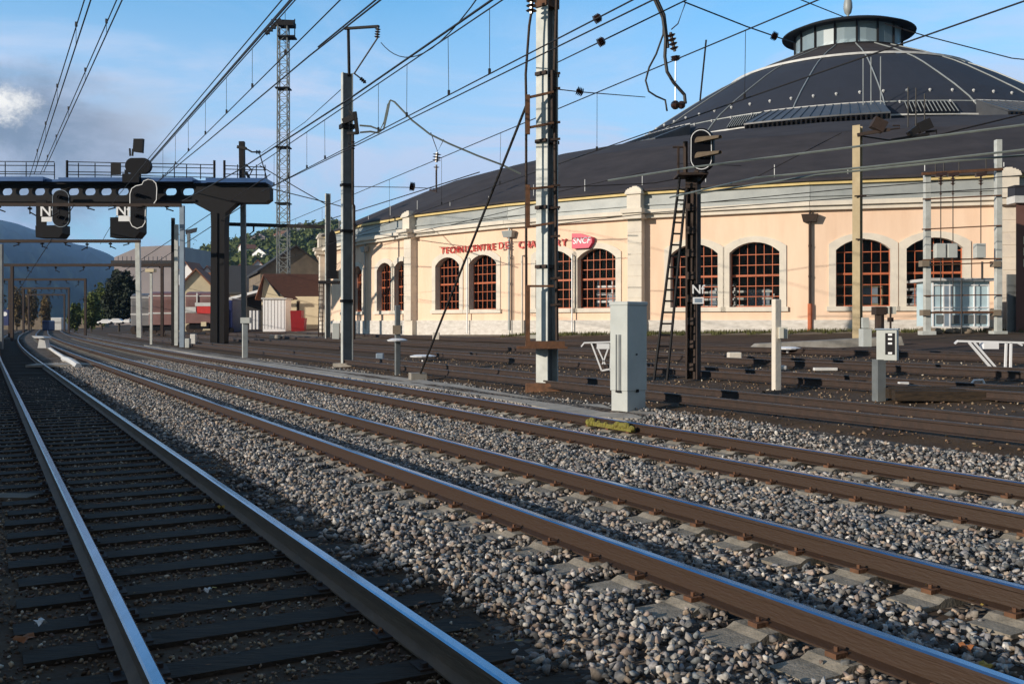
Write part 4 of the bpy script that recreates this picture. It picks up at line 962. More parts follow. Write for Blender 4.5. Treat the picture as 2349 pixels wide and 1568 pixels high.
# beam web with real holes
mb=MB(); vt,vb=420,461; D=.5; HX=[-24,13,51,88,126,166,204,241,280,390,430,-62]
HX=sorted(HX); hw,hh=15,9; cyv=439
def hole_panel(mb,u0,u1,uc,z_,d):
    # one rectangular panel with an elongated hole, front and back faces and inner rim
    n=16; inner=[]; 
    for i in range(n):
        t=2*PI*i/n; ct,st=math.cos(t),math.sin(t); inner.append((uc+(hw-hh)*(1 if ct>0 else -1)*(abs(ct)>1e-6)+hh*ct, cyv-hh*st))
    outer=[]
    for i in range(n):
        t=2*PI*i/n; ct,st=math.cos(t),math.sin(t); m=max(abs(ct)/1.,abs(st)/1.); 
        ox=(u1 if ct>0 else u0) if abs(ct)>=abs(st)-1e-9 else uc+(ct/abs(st))*((u1-uc) if ct>0 else (uc-u0))
        oy=(vt if st>0 else vb) if abs(st)>=abs(ct)-1e-9 else cyv-(st/abs(ct))*((cyv-vt) if st>0 else (vb-cyv))
        outer.append((ox,oy))
    for dd in (0,d):
        vs=[gp(*p,dd) for p in outer]+[gp(*p,dd) for p in inner]; mb.add(vs,[(i,(i+1)%n,n+(i+1)%n,n+i) for i in range(n)])
    vs=[gp(*p,0) for p in inner]+[gp(*p,d) for p in inner]; mb.add(vs,[(i,(i+1)%n,n+(i+1)%n,n+i) for i in range(n)])
us=[-90]+[(HX[i]+HX[i+1])/2 for i in range(len(HX)-1)]+[452]
for i,uc in enumerate(HX): 
    hole_panel(mb,max(us[i],uc-22),min(us[i+1],uc+22),uc,z,D)
    if us[i]<uc-22: mb.hexa([gp(us[i],vb),gp(uc-22,vb),gp(uc-22,vb,D),gp(us[i],vb,D)],[gp(us[i],vt),gp(uc-22,vt),gp(uc-22,vt,D),gp(us[i],vt,D)])
    if us[i+1]>uc+22: mb.hexa([gp(uc+22,vb),gp(us[i+1],vb),gp(us[i+1],vb,D),gp(uc+22,vb,D)],[gp(uc+22,vt),gp(us[i+1],vt),gp(us[i+1],vt,D),gp(uc+22,vt,D)])
mb.box(gp(-90,0).x,z-.35,Zof(464,z),gp(452,0).x,z+D+.35,Zof(459,z)); mb.box(gp(-90,0).x,z-.35,Zof(424,z),gp(452,0).x,z+D+.35,Zof(419,z))
mb.prism([gp(*p,-.25) for p in ((452,422),(615,424),(621,430),(621,458),(610,466),(545,466),(520,488),(486,488),(443,465),(452,462))],(0,D+.5,0))
obj('beam',mb,'metal_dark',T)
mb=MB(); mb.box(gp(-90,0).x,z-.8,Zof(419,z),gp(111,0).x,z+1.3,Zof(409,z)); mb.box(gp(146,0).x,z-.8,Zof(420,z),gp(450,0).x,z+1.3,Zof(411,z)); mb.box(gp(480,0).x,z-.8,Zof(422,z),gp(616,0).x,z+1.3,Zof(412,z)); mb.box(gp(111,0).x,z-.5,Zof(419,z),gp(146,0).x,z+1.3,Zof(414,z)); mb.box(gp(450,0).x,z-.5,Zof(422,z),gp(480,0).x,z+1.3,Zof(416,z)); obj('deck_edge',mb,'blue_edge',T)
mb=MB(); mb.prism([gp(486,488,-.3),gp(520,488,-.3),gp(518,520,-.3),gp(517,787,-.3),gp(485,787,-.3),gp(487,520,-.3)],(0,1.1,0)); mb.box(gp(499,0).x,z-.38,g,gp(502,0).x,z-.3,Zof(490,z)); obj('leg',mb,'metal_dark',T)
mb=MB()
for u in (154,492,515): mb.tube([gp(u,368),gp(u,411)],.09,5)
for u in (12,60,125,180,218,255,400,428,460,545,588,608): mb.tube([gp(u,372+u*.01),gp(u,411)],.035,4)
for (ua,ub,va,vb_) in ((-80,125,370,371),(-80,125,379,380),(-80,125,393,395),(-80,125,398,400),(154,490,371,378),(154,490,379,386),(154,490,394,398),(154,490,400,407),(515,610,380,384),(515,610,388,390),(515,610,399,402)): mb.tube([gp(ua,va),gp(ub,vb_)],.03,4)
obj('railing',mb,'metal_dark',T)
# signals hanging on / standing on it
def sig_label(T,txt,u,v,w,h,zz):
    mb=MB(); plate(mb,u,v,w,h,zz); o=obj('number_plate',mb,'blue_edge' if False else 'black_paint',T); mb=MB(); puttext(mb,txt,1.05*h/30,((u-CX)*zz/F,zz-.01,Zof(v+h*.38,zz)),(1,0,0),UP,.004); obj('lettering',mb,'white_paint',o)
zs=z-1.2
T1=thing('light_signal','black upright oval signal head on the gantry, leftmost of its three signals','signal',gp(139,540),'signals on the gantry')
mb=MB(); mb.prism(oval(139,478,19.5,43,zs),(0,.25,0)); h=obj('signal_head',mb,'black_paint',T1)
ou=oval(139,478,19.5,43,zs-.02); inn=oval(139,478,18.4,41.9,zs-.02); mb=MB(); n=len(ou); mb.add(ou+inn,[(i,(i+1)%n,n+(i+1)%n,n+i) for i in range(n)]); obj('border',mb,'cab_blue',h)
mb=MB(); mb.prism([gp(97,521,-1.0),gp(158,519,-1.0),gp(158,538,-1.0),gp(150,548,-1.0),gp(98,547,-1.0)],(0,1.2,0)); mb.box(gp(97,0).x,zs+.3,Zof(521,z),gp(120,0).x,zs+.4,Zof(462,z)); obj('housing',mb,'black_paint',T1)
zp=zs+.2; sig_label(T1,'Nf',109,484,26,30,zp)
mb=MB(); plate(mb,107,503,24,11,zp-.03); obj('small_plate',mb,'white_paint',T1)
T2=thing('light_signal','black stepped signal head on the middle of the gantry, under the horizontal oval one','signal',gp(316,540),'signals on the gantry')
pts=[(299,445),(303,433),(312,427),(326,424),(330,416),(340,412),(350,414),(357,421),(359,432),(358,458),(352,467),(343,470),(333,472),(332,510),(326,519),(315,523),(304,518),(299,508)]
mb=MB(); P3=[Vector(((u-CX)*zs/F,zs,Zof(v,zs))) for u,v in pts]; mb.prism(P3,(0,.3,0)); h=obj('signal_head',mb,'black_paint',T2)
cc=sum(P3,Vector())/len(P3); mb=MB(); n=len(P3); o=Vector((0,-.02,0)); inn=[]
for i in range(n):
    e=(P3[(i+1)%n]-P3[i-1]).normalized(); nn=Vector((e.z,0,-e.x)); q=P3[i]-nn*.05
    inn.append(q if True else P3[i])
mb.add([p+o for p in P3]+[p+o for p in inn],[(i,(i+1)%n,n+(i+1)%n,n+i) for i in range(n)]); obj('border',mb,'white_paint',h)
mb=MB(); mb.prism([gp(266,502,-1.0),gp(333,500,-1.0),gp(333,535,-1.0),gp(322,548,-1.0),gp(266,547,-1.0)],(0,1.3,0)); obj('housing',mb,'black_paint',T2); 
sig_label(T2,'Nf',282,483,24,28,zp); mb=MB(); plate(mb,284,501,25,13,zp-.03); obj('small_plate',mb,'white_paint',T2)
for T_,u_,vs_ in ((T1,139,(455,478,501)),(T2,315,(450,474,498))):
    for v_ in vs_:
        mb=MB(); c=Vector(((u_-CX)*zs/F,zs-.03,Zof(v_,zs))); mb.tube([c,c+Vector((0,.05,0))],.16,14); o_=obj('lens',mb,'pane_dark',T_)
        mb=MB(); n_=8; vs=[c+Vector((.2*math.cos(PI*i/n_),0,.2*math.sin(PI*i/n_))) for i in range(n_+1)]; vs+=[q+Vector((.12,-.38,-.02)) for q in vs]; mb.add(vs,[(i,i+1,n_+2+i,n_+1+i) for i in range(n_)]); obj('hood',mb,'black_paint',T_)
T3=thing('light_signal','black horizontal oval signal head with rectangular panel above, on top of the gantry','signal',gp(316,405),'signals on the gantry')
mb=MB(); ov=[]
for i in range(32):
    t=2*PI*i/32; ov.append(Vector(((316+12*(1 if math.cos(t)>=0 else -1)+17.5*math.cos(t)-CX)*zs/F,zs,Zof(380-18*math.sin(t),zs)))) 
mb.prism(ov,(0,.35,0)); mb.box(gp(300,0).x,zs+.1,Zof(412,z),gp(306,0).x,zs+.3,Zof(395,z)); mb.box(gp(326,0).x,zs+.1,Zof(412,z),gp(330,0).x,zs+.3,Zof(395,z)); mb.box(gp(296,0).x,zs,Zof(424,z),gp(334,0).x,zs+.4,Zof(404,z)); obj('signal_head',mb,'black_paint',T3)
mb=MB(); mb.prism([Vector(((u-CX)*zs/F,zs,Zof(v,zs))) for u,v in ((306,318),(328,318),(326,350),(304,347))],(0,.3,0)); mb.bar(gp(312,347,-1.1),gp(313,364,-1.1),.1); mb.bar(gp(319,348,-1.1),gp(318,364,-1.1),.1); obj('top_panel',mb,'metal_dark',T3)
mb=MB(); mb.box(gp(270,0).x,zs+.1,Zof(406,z),gp(291,0).x,zs+.2,Zof(379,z)); obj('side_panel',mb,'metal_dark',T3)
# ---------------------------------------------------------------- poles and portals behind
def pole(u,v0,v1,w,mm,label,name='steel_pole',extra=None,base=None,rz=.3,u1=None):
    b=base or W(u,v1); z=b.y; T=thing(name,label,'pole',b); mb=MB(); ww=w*z/F
    t=Vector((((u1 or u)-CX)*z/F,z,Zof(v0,z))); mb.bar(b,t,ww,ww*.9)
    obj('shaft',mb,mm,T)
    if extra: extra(T,z)
    return T
def ex1(T,z):
    mb=MB(); q=lambda u,v:Vector(((u-CX)*z/F,z-.2,Zof(v,z)))
    mb.bar(q(546,338),q(567,342),.2,.2); mb.tube([q(566,342),q(580,350),q(596,350)],.06,5); insul(mb,q(588,350),q(600,350),.16,3); mb.tube([q(596,349),q(619,428)],.04,4); mb.tube([q(566,378),q(580,392),q(570,412)],.06,5); mb.tube([q(566,395),q(576,415)],.1,5)
    obj('bracket',mb,'wire',T)
    mb=MB(); mb.bar(Vector(((556-CX)*z/F,z,Zof(410,z))),Vector(((555-CX)*z/F,z,Zof(325,z))),.36,.36); obj('upper_section',mb,'metal_dark',T)
pole(561,400,783,11,'mast_grey','grey pole crossing the right end of the gantry, dark at its top','catenary_pole',ex1,u1=557)
pole(320,553,777,10,'mast_light','pale slightly leaning pole under the stepped gantry signal','catenary_pole',u1=316)
def ex2(T,z):
    mb=MB(); q=Vector(((346-CX)*z/F,z,Zof(621,z))); mb.box(q.x-.32,z-.3,q.z-.1,q.x+.32,z+.3,q.z+.14); obj('lamp_head',mb,'cream',T)
pole(347,622,790,5,'mast_light','thin lamp post with small yellow head right of the leaning pale pole','lamp_post',ex2)
pole(397,500,792,7,'metal_dark','dark slim pole, leftmost of the tight group of poles before the train','catenary_pole')
pole(405,515,792,8,'mast_light','pale pole in the middle of the tight group before the train','catenary_pole')
pole(418,472,796,10,'cab_blue','tallest blue-grey pole of the tight group before the train','catenary_pole')
def ex3(T,z):
    mb=MB(); q=lambda u,v:Vector(((u-CX)*z/F,z,Zof(v,z)))
    mb.prism([q(425,528),q(452,522),q(450,532),q(426,538)],(0,.8,0))
    for u,v in ((430,545),(438,550),(446,545),(433,562),(444,560)): mb.ball(q(u,v),.3,6)
    mb.bar(q(424,540),q(452,552),.2); obj('switch_gear',mb,'wire',T)
pole(433,535,700,6,'mast_grey','farther pole carrying dark switch gear, right of the tight pole group','catenary_pole',ex3)
pole(2,560,800,9,'mast_grey','grey pole cut by the left edge of the picture','catenary_pole')
def ex4(T,z):
    mb=MB(); q=lambda u,v:Vector(((u-CX)*z/F,z,Zof(v,z)))
    for u in (212,): mb.tube([q(214,676),q(222,672),q(226,662),q(232,655)],.15,5)
    for a,b_ in ((218,655),(228,650),(232,662),(226,668)): mb.ball(q(a,b_),.35,6)
    obj('fittings',mb,'wire',T)
pole(214,678,750,4,'metal_dark','thin dark post with bent fittings left of the dark tree','catenary_pole',ex4)
def portal(v,u0,u1,zb,legs,label,w=.22,vr=None):
    z=zb; T=thing('catenary_portal',label,'portal',Vector(((legs[0]-CX)*z/F,z,G((legs[0]-CX)*z/F,z))),'portals over the distant tracks')
    mb=MB(); mb.bar(Vector(((u0-CX)*z/F,z,Zof(v,z))),Vector(((u1-CX)*z/F,z,Zof(vr or v,z))),w); obj('beam',mb,'rust_dark',T)
    for u in legs:
        mb=MB(); x=(u-CX)*z/F; mb.bar(Vector((x,z,G(x,z)-.1)),Vector((x,z,Zof(v,z))),w*.95); obj('leg',mb,'rust_dark' if z>70 else 'mast_grey',T)
    mb=MB()
    random.seed(int(v))
    for u in [u0+ (u1-u0)*t for t in (.12,.27,.41,.55,.68,.82,.93)]:
        h=random.uniform(8,26); q=lambda a,b_:Vector(((a-CX)*z/F,z,Zof(b_,z)))
        mb.tube([q(u,v),q(u,v+h*68/z)],.045,4); mb.tube([q(u,v+h*.8*68/z),q(u+random.choice((-1,1))*14*68/z,v+h*1.2*68/z)],.04,4); insul(mb,q(u,v+h*.3*68/z),q(u,v+h*.55*68/z),.16,3)
    obj('hanger',mb,'wire',T)
portal(469,-60,416,62,[-55],'nearest dark portal beam just below the signal gantry',.2,471)
portal(553,-60,322,75,[-55],'second portal beam, level with the leaning pale pole top',.24)
portal(608,-60,398,100,[28,372],'third portal beam, crossing before the dark tree top',.28)
portal(641,-60,198,128,[22,196],'fourth portal beam before the blue mountain foot',.28)
portal(661,50,160,165,[54,158],'fifth small portal far down the line',.3)
portal(676,56,150,205,[66,148],'farthest small portal at the end of the line',.32)
mb=MB(); z=95; 
b=W(753,776); zz1=b.y+3; mb.bar(Vector(((520-CX)*zz1/F,zz1,Zof(514,zz1))),Vector(((757-CX)*zz1/F,zz1,Zof(521,zz1))),.24); mb.tube([Vector(((582-CX)*zz1/F,zz1,Zof(517,zz1))),Vector(((582-CX)*zz1/F,zz1,Zof(530,zz1))),Vector(((572-CX)*zz1/F,zz1,Zof(538,zz1)))],.07,5)
mb.bar(Vector(((521-CX)*zz1/F,zz1,1.0-.4)),Vector(((521-CX)*zz1/F,zz1,Zof(514,zz1))),.2)
single('catenary_portal',mb,'wire','dark portal beam between the gantry leg and the slim post by the roundhouse','portal',loc=Vector(((520-CX)*zz1/F,zz1,1)))
# --- lattice lighting tower
z=112.; x=(650-CX)*z/F; g=G(x,z)
T=thing('lighting_tower','very tall lattice floodlight tower with a lamp platform on top','lighting tower',(x,z,g))
h=.62; zt=Zof(62,z); mb=MB(); n=34
cs=[(-h,-h),(h,-h),(h,h),(-h,h)]
for a,c in cs: mb.bar((x+a,z+c,g),(x+a*.86,z+c*.86,zt),.13)
for i in range(n):
    q0=g+(zt-g)*i/n; q1=g+(zt-g)*(i+1)/n
    for k in range(4):
        a0,a1=cs[k],cs[(k+1)%4]; 
        if i%2: a0,a1=a1,a0
        mb.bar((x+a0[0]*.95,z+a0[1]*.95,q0),(x+a1[0]*.95,z+a1[1]*.95,q1),.065); mb.bar((x+cs[k][0]*.95,z+cs[k][1]*.95,q0),(x+cs[(k+1)%4][0]*.95,z+cs[(k+1)%4][1]*.95,q0),.05)
obj('lattice',mb,'mast_grey',T)
mb=MB()
for v in (205,340,468): mb.box(x-.8,z-.8,Zof(v,z),x+.8,z+.8,Zof(v,z)+.12)
mb.box(x-.4,z-.7,zt,x+1.3,z+.7,zt+.5); mb.box(x-.5,z-.8,Zof(88,z),x+1.4,z+.8,Zof(88,z)+.14)
for v in (46,54): mb.bar((x-1.4,z,Zof(v,z)),(x+1.35,z,Zof(v+2,z)),.14)
mb.bar((x+1.3,z,Zof(44,z)),(x+1.3,z,Zof(85,z)),.1); mb.bar((x-.5,z,Zof(44,z)),(x-.5,z,Zof(90,z)),.1)
obj('platform',mb,'metal_dark',T)
mb=MB()
for i in range(5): mb.box(x-2.0+i*.35,z-.6,Zof(80-i*6,z),x-1.5+i*.35,z-.1,Zof(72-i*6,z))
mb.bar((x-1.9,z-.3,Zof(82,z)),(x-.3,z-.3,Zof(44,z)),.2); obj('floodlight',mb,'wire',T)
# ---------------------------------------------------------------- overhead wires
def wpts(pts,Z): return [PZ(u,v,Z) for u,v in pts]
def wire(name,paths,label,r=.013,mm='wire',cat='overhead wire',group=None):
    """paths: lists of 3-D points, first = messenger etc."""
    mb=MB()
    for p in paths: mb.tube(p,r,5,cap=False)
    return single(name,mb,mm,label,cat,loc=paths[0][0],group=group)
def sagline(a,b,s,n=14): return [a.lerp(b,i/n)-UP*(s*4*(i/n)*(1-i/n)) for i in range(n+1)]
GW='overhead wires along the tracks'
def catenary(lab,m0,m1,Zm,c0,c1,Zc,n,r=.013,double=False,sag=.0):
    # both wires hang in one upright plane: contact height follows from the messenger's
    ur=[max(min(m0[0],m1[0]),min(c0[0],c1[0])),min(max(m0[0],m1[0]),max(c0[0],c1[0]))]
    def vat(p,q,u): return p[1]+(q[1]-p[1])*(u-p[0])/(q[0]-p[0])
    if ur[1]>ur[0]:
        rs=[(HY-vat(c0,c1,u))/(HY-vat(m0,m1,u)) for u in (ur[0]*.8+ur[1]*.2,ur[0]*.2+ur[1]*.8)]; Zc=CH+(Zm-CH)*sum(rs)/2
    a,b=PZ(*m0,Zm),PZ(*m1,Zm); c,d=PZ(*c0,Zc),PZ(*c1,Zc)
    T=thing('overhead_line',lab,'overhead line',a,GW)
    mb=MB(); mb.tube(sagline(a,b,sag),r*1.1,5,cap=False); obj('messenger_wire',mb,'wire',T)
    mb=MB(); mb.tube([c,d],r,5,cap=False)
    if double: mb.tube([c+Vector((.22,.1,0)),d+Vector((.0,.0,0))],r,5,cap=False)
    obj('contact_wire',mb,'wire',T)
    dn=(d-c); 
    for i in range(n):
        t=(i+.5)/n; y=max(a.y,c.y)+(min(b.y,d.y)-max(a.y,c.y))*t
        p=sagline(a,b,sag,60); q=min(p,key=lambda s:abs(s.y-y)); w_=min((c+dn*(k_/300) for k_ in range(301)),key=lambda s:abs(s.x/s.y-q.x/q.y))
        mb=MB(); mb.tube([q,w_],r*.45,4); mb.tube([w_+UP*.0,w_+UP*.09],r*2.2,5); obj('dropper',mb,'wire',T)
    return T
# over the leftmost track
catenary('pair of wires rising steeply at far left, left of its twin',(218,-30),(78,400),7.0,(203,-30),(68,405),5.9,4,.012)
catenary('pair of wires rising steeply at far left, right of its twin',(294,-30),(100,395),7.4,(281,-30),(92,400),6.2,5,.012)
# middle-left bundle
wire('feeder_wire',[[PZ(668,-25,8.4),PZ(340,365,8.4),PZ(250,475,8.4)]],'uppermost single feeder wire sloping to the gantry from the top edge',.016,group=GW)
wire('feeder_cable',[[PZ(692,-25,8.0),PZ(345,370,8.0)],[PZ(688,-25,8.1),PZ(342,372,8.1)]],'thick doubled feeder cable passing the lighting tower head',.02,group=GW)
catenary('overhead line with long droppers ending by the horizontal oval signal',(700,-25),(346,372),7.6,(806,-25),(366,413),6.4,7,.012)
wire('feeder_wire',[[PZ(905,-25,6.9),PZ(709,129,6.9),PZ(470,329,6.9),PZ(363,416,6.9)],[PZ(893,-25,6.95),PZ(730,108,6.95)]],'doubled wire passing over the arm of the second mast',.016,group=GW)
# middle: over third track
wire('feeder_cable',[[PZ(1165,-25,7.0),PZ(804,225,7.0),PZ(550,389,7.0),PZ(419,461,7.0)]],'thick black cable crossing in front of the second mast',.022,group=GW)
catenary('overhead line with droppers between the second mast and the big steel mast',(1190,-25),(560,400),6.9,(1500,-25),(600,440),6.1,9,.012,True)
catenary('overhead line sloping from the top edge behind the big steel mast toward the left',(1920,-18),(610,530),7.2,(2400,-15),(640,600),5.9,9,.013)
# feeders ending on the second mast
m2=W(796,836).y
def atz(u,v,z): return P(u,v,z)
wire('feeder_wire',[sagline(PZ(1110,-25,8.2),atz(874,98,m2-.6),.9)],'sagging wire from the top edge to the insulator on the second mast arm',.016,group=GW)
wire('feeder_wire',[[atz(785,203,m2),atz(700,280,m2+12),atz(600,351,60)]],'wire from the second mast down left to the pole beside the gantry',.016,group=GW)
m1=W(1255,889).y
mb=MB(); a=atz(1278,144,m1-.3); c=PZ(1560,2,7.2); 
wire('anchor_line',[[atz(1278,144,m1-.3),PZ(1398,86,6.6),PZ(1575,0,7.4)]],'wire with insulators rising right from the big steel mast to the top edge',.014,group=GW)
for (u0,v0,u1,v1,zz,lab) in ((1372,100,1386,92,17,'dark insulator on the wire right of the big mast, lower one'),(1363,47,1378,38,16,'dark insulator on the wire right of the big mast, upper one'),(1322,207,1338,213,22,'dark insulator on the short stay right of the big mast'),(1770,80,1783,86,22,'dark insulator on the cross wire left of the glass lantern'),(940,427,952,429,34,'dark insulator on the stay right of the second mast')):
    mb=MB(); insul(mb,P(u0,v0,zz),P(u1,v1,zz),.11*zz/22,4); single('insulator',mb,'insulator',lab,'insulator',loc=P(u0,v0,zz))
wire('stay_wire',[[atz(1279,205,m1),P(1330,211,22),P(1480,223,30)]],'short stay wire right of the big steel mast below the long line',.013,group=GW)
wire('stay_wire',[[atz(812,428,m2),P(945,430,34),P(1010,433,40)]],'thin stay wire right of the second mast at mid height',.014,group=GW)
wire('cross_wire',[[P(1570,5,20),P(1712,61,22),P(1822,99,24),P(2073,73,25)][:3]],'cross wire from the top edge down to the left side of the lantern canopy',.016)
wire('cross_wire',[[P(2030,55,26),P(2120,82,26),P(2321,134,26),P(2400,142,26)]],'cross wire from the lantern down to the right edge',.016)
wire('cross_wire',[[P(1800,-15,24),P(1935,39,30)]],'short wire from the top edge to the lantern top',.016)
wire('feeder_wire',[[PZ(1395,414,4.6),PZ(1578,385,4.6),PZ(1960,337,4.6),PZ(2400,280,4.6)]],'upper long wire in front of the slate roof, left to right edge',.02,mm='wire_copper')
wire('feeder_wire',[[PZ(1537,453,4.4),PZ(1732,408,4.4),PZ(2004,382,4.4),PZ(2400,338,4.4)],[PZ(1600,444,4.35),PZ(1870,402,4.35),PZ(2180,370,4.35),PZ(2400,352,4.35)]],'pair of greenish wires low across the roof on the right',.02,mm='wire_copper')
wire('feeder_wire',[[P(1280,514,44),P(1500,488,42),P(1970,452,40),P(2400,425,38)],[P(1560,470,42),P(1960,432,40),P(2400,398,38)]],'thin dark wires crossing the grey attic band',.02)
wire('feeder_wire',[[P(1280,430,40),P(1500,420,40),P(1600,402,40)],[P(900,545,60),P(1010,520,56),P(1210,492,52)]],'thin dark wires across the lower roof behind the big mast',.02)
wire('feeder_wire',[[P(1035,606-90,50),P(1240,466,45)],[P(1280,440,46),P(1480,395,44)]],'thin grey wires low over the left roof slope',.018)
wire('stay_wire',[[P(1732,408,30),P(1930,305,28)],[P(1700,380,34),P(1560,375,34)]],'thin slanting stay before the roof between dark signal and tan pole',.014)
# jumpers
z=19.
wire('jumper_cable',[[P(u,v,z) for u,v in ((1495,-15),(1520,40),(1527,90),(1525,130),(1530,165),(1545,190),(1570,218),(1572,238))],[P(u,v,z+.2) for u,v in ((1500,-15),(1523,35),(1532,110))]],'thick looping black jumper cable hanging down before the sky, right one',.035,cat='cable')
wire('jumper_cable',[[P(u,v,z+.4) for u,v in ((1500,-10),(1522,45),(1521,80),(1505,125),(1489,155),(1481,185),(1488,210),(1505,221),(1526,230),(1530,255))]],'thinner looping jumper cable bulging to the left beside the thick one',.02,cat='cable')
mb=MB(); insul(mb,P(1538,75,z),P(1548,118,z),.09,4); insul(mb,P(1549,128,z),P(1550,140,z),.10,2); mb.tube([P(1540,68,z),P(1555,55,z),P(1572,8,z)],.012,5); mb.tube([P(1550,140,z),P(1549,240,z)],.012,5); mb.ball(P(1549,241,z),.09); mb.ball(P(1563,241,z),.08)
single('hanging_insulator',mb,'insulator','hanging string insulator beside the looping jumper cables','insulator',loc=P(1540,75,z))
wire('jumper_cable',[[P(u,v,m2-2) for u,v in ((825,288),(850,290),(872,298),(882,278),(890,240),(896,230),(905,234),(945,276),(986,308),(1031,330),(1095,357),(1151,378),(1195,399))],[P(u,v,m2-2) for u,v in ((826,304),(850,302),(868,305),(880,296),(888,262),(894,231))]],'drooping jumper cable from the second mast bracket over the roof ridge',.035,mm='wire_copper',cat='cable')
z=62.; mb=MB(); insul(mb,P(1003,350,z),P(1001,372,z),.28,3); insul(mb,P(1001,378,z),P(1001,390,z),.2,1); mb.tube([P(1001,390,z),P(1001,442,z)],.06,5); mb.tube([P(988,304,z),P(1004,348,z),P(1018,320,z)],.03,5); mb.tube([P(1002,438,z),P(985,435,z)],.05,5)
single('insulator_post',mb,'insulator','insulator on a thin post above the left roof slope','insulator',loc=P(1001,442,z))
wire('vertical_wire',[[P(1606,231,21),P(1620,92,21)]],'upright rod-like dropper right of the jumper cables',.02)
wire('feeder_wire',[[P(619,432,60),P(740,462,60),P(800,478,55)],[P(596,380,60),P(680,430,60),P(750,470,60)],[P(700,520,80),P(830,480,60),P(1100,395,50)]],'thin crossing wires between the gantry end and the roundhouse',.03)
for (u0,v0,u1,v1,lab) in ((180,690,620,400,'long thin wire running from the far line up past the gantry end'),(20,700,170,470,'thin wire from the far portals up behind the left gantry signal'),(230,560,340,370,'thin wire behind the stepped signal'),(300,640,560,470,'thin wire passing under the gantry leg head')):
    wire('far_wire',[[P(u0,v0,130),P(u1,v1,60)]],lab,.03)
# ---------------------------------------------------------------- background: trees, houses, train
def foliage(mb,blobs,leaf,n,seed=1):
    leaf*=1.25; n=int(n*1.5)
    r=np.random.default_rng(seed); tot=sum(b[3]*b[4]*b[5] for b in blobs)**1.
    for (x,y,z_,rx,ry,rz) in blobs:
        k=max(20,int(n*(rx*ry*rz)/tot)); d=r.normal(size=(k,3)); d/=np.linalg.norm(d,axis=1)[:,None]; d*=(r.uniform(.25,1.12,(k,1))**.5)
        d*= (1+.22*np.sin(d[:,:1]*7+d[:,1:2]*5)*np.sin(d[:,2:3]*6)) 
        c=np.stack([x+d[:,0]*rx,y+d[:,1]*ry,z_+d[:,2]*rz],1); u=r.normal(size=(k,3)); u/=np.linalg.norm(u,axis=1)[:,None]; w=np.cross(u,r.normal(size=(k,3))); w/=np.linalg.norm(w,axis=1)[:,None]
        s=leaf*r.uniform(.5,1.4,(k,1)); q=np.stack([c-u*s,c+w*s*.7,c+u*s,c-w*s*.7],1).reshape(-1,3)
        o=len(mb.v); mb.v+=[tuple(t) for t in q.tolist()]; mb.f+=[(o+4*i,o+4*i+1,o+4*i+2,o+4*i+3) for i in range(k)]; mb.m+=[mb.i]*k
def tree(u0,u1,v0,v1,z,mm,label,nb=9,n=2600,seed=1,name='tree',cat='tree',group=None,tall=.0):
    x0,x1=(u0-CX)*z/F,(u1-CX)*z/F; xb=(x0+x1)/2; g=G(xb,z); zt=Zof(v0,z); zb=g+(zt-g)*tall
    T=thing(name,label,cat,(xb,z,g),group); rr=random.Random(seed); W_=(x1-x0)/2; H_=(zt-zb)/2; bl=[(xb,z,(zt+zb)/2,W_*.72,W_*.7,H_*.80)]
    for i in range(nb):
        t=rr.uniform(-1,1); hh=rr.uniform(-.75,.75); w=W_*.42*rr.uniform(.7,1.2); bl.append((xb+t*W_*.58*math.sqrt(1-hh*hh*.7),z+rr.uniform(-.5,.5)*W_,(zt+zb)/2+hh*H_*.75,w,w,min(w,H_*.35)))
    mb=MB(); foliage(mb,bl,max(.18,W_*.055),n,seed); obj('crown',mb,mm,T)
    mb=MB(); mb.tube([(xb,z,g-.1),(xb+.1,z,g+(zt-g)*.3),(xb,z,g+(zt-g)*.6)],.03*(zt-g)*.6,7,.01*(zt-g))
    for i in range(4): t=rr.uniform(-.6,.6); mb.tube([(xb,z,g+(zt-g)*.25),(xb+t*W_,z+rr.uniform(-.3,.3)*W_,g+(zt-g)*.6)],.008*(zt-g),5,.003*(zt-g))
    obj('trunk',mb,'bark',T)
tree(228,318,608,748,150,'leaf_dark','big dark evergreen tree left of the leaning pale pole',11,7000,3,tall=.05)
tree(185,235,664,748,165,'leaf_green','sunlit green bush left of the dark tree',8,3000,4,'bush','bush','bushes beside the far line')
tree(150,192,690,748,170,'leaf_green','lower green bush left of the sunlit one',6,2000,5,'bush','bush','bushes beside the far line')
tree(205,262,640,748,190,'leaf_green','tall yellowish green tree just behind the sunlit bush',8,2500,6,'tree','tree')
tree(14,62,648,748,230,'leaf_brown','brownish autumn tree at the far left',8,2600,8,'tree','tree')
tree(50,92,652,748,240,'leaf_brown','brownish autumn tree right beside the far left one',8,2600,9,'tree','tree')
tree(88,120,668,748,245,'leaf_brown','smaller brown tree right of the two autumn trees',6,1800,10,'tree','tree')
tree(-40,16,640,748,210,'leaf_brown','brown tree cut by the left picture edge',6,1800,12,'tree','tree')
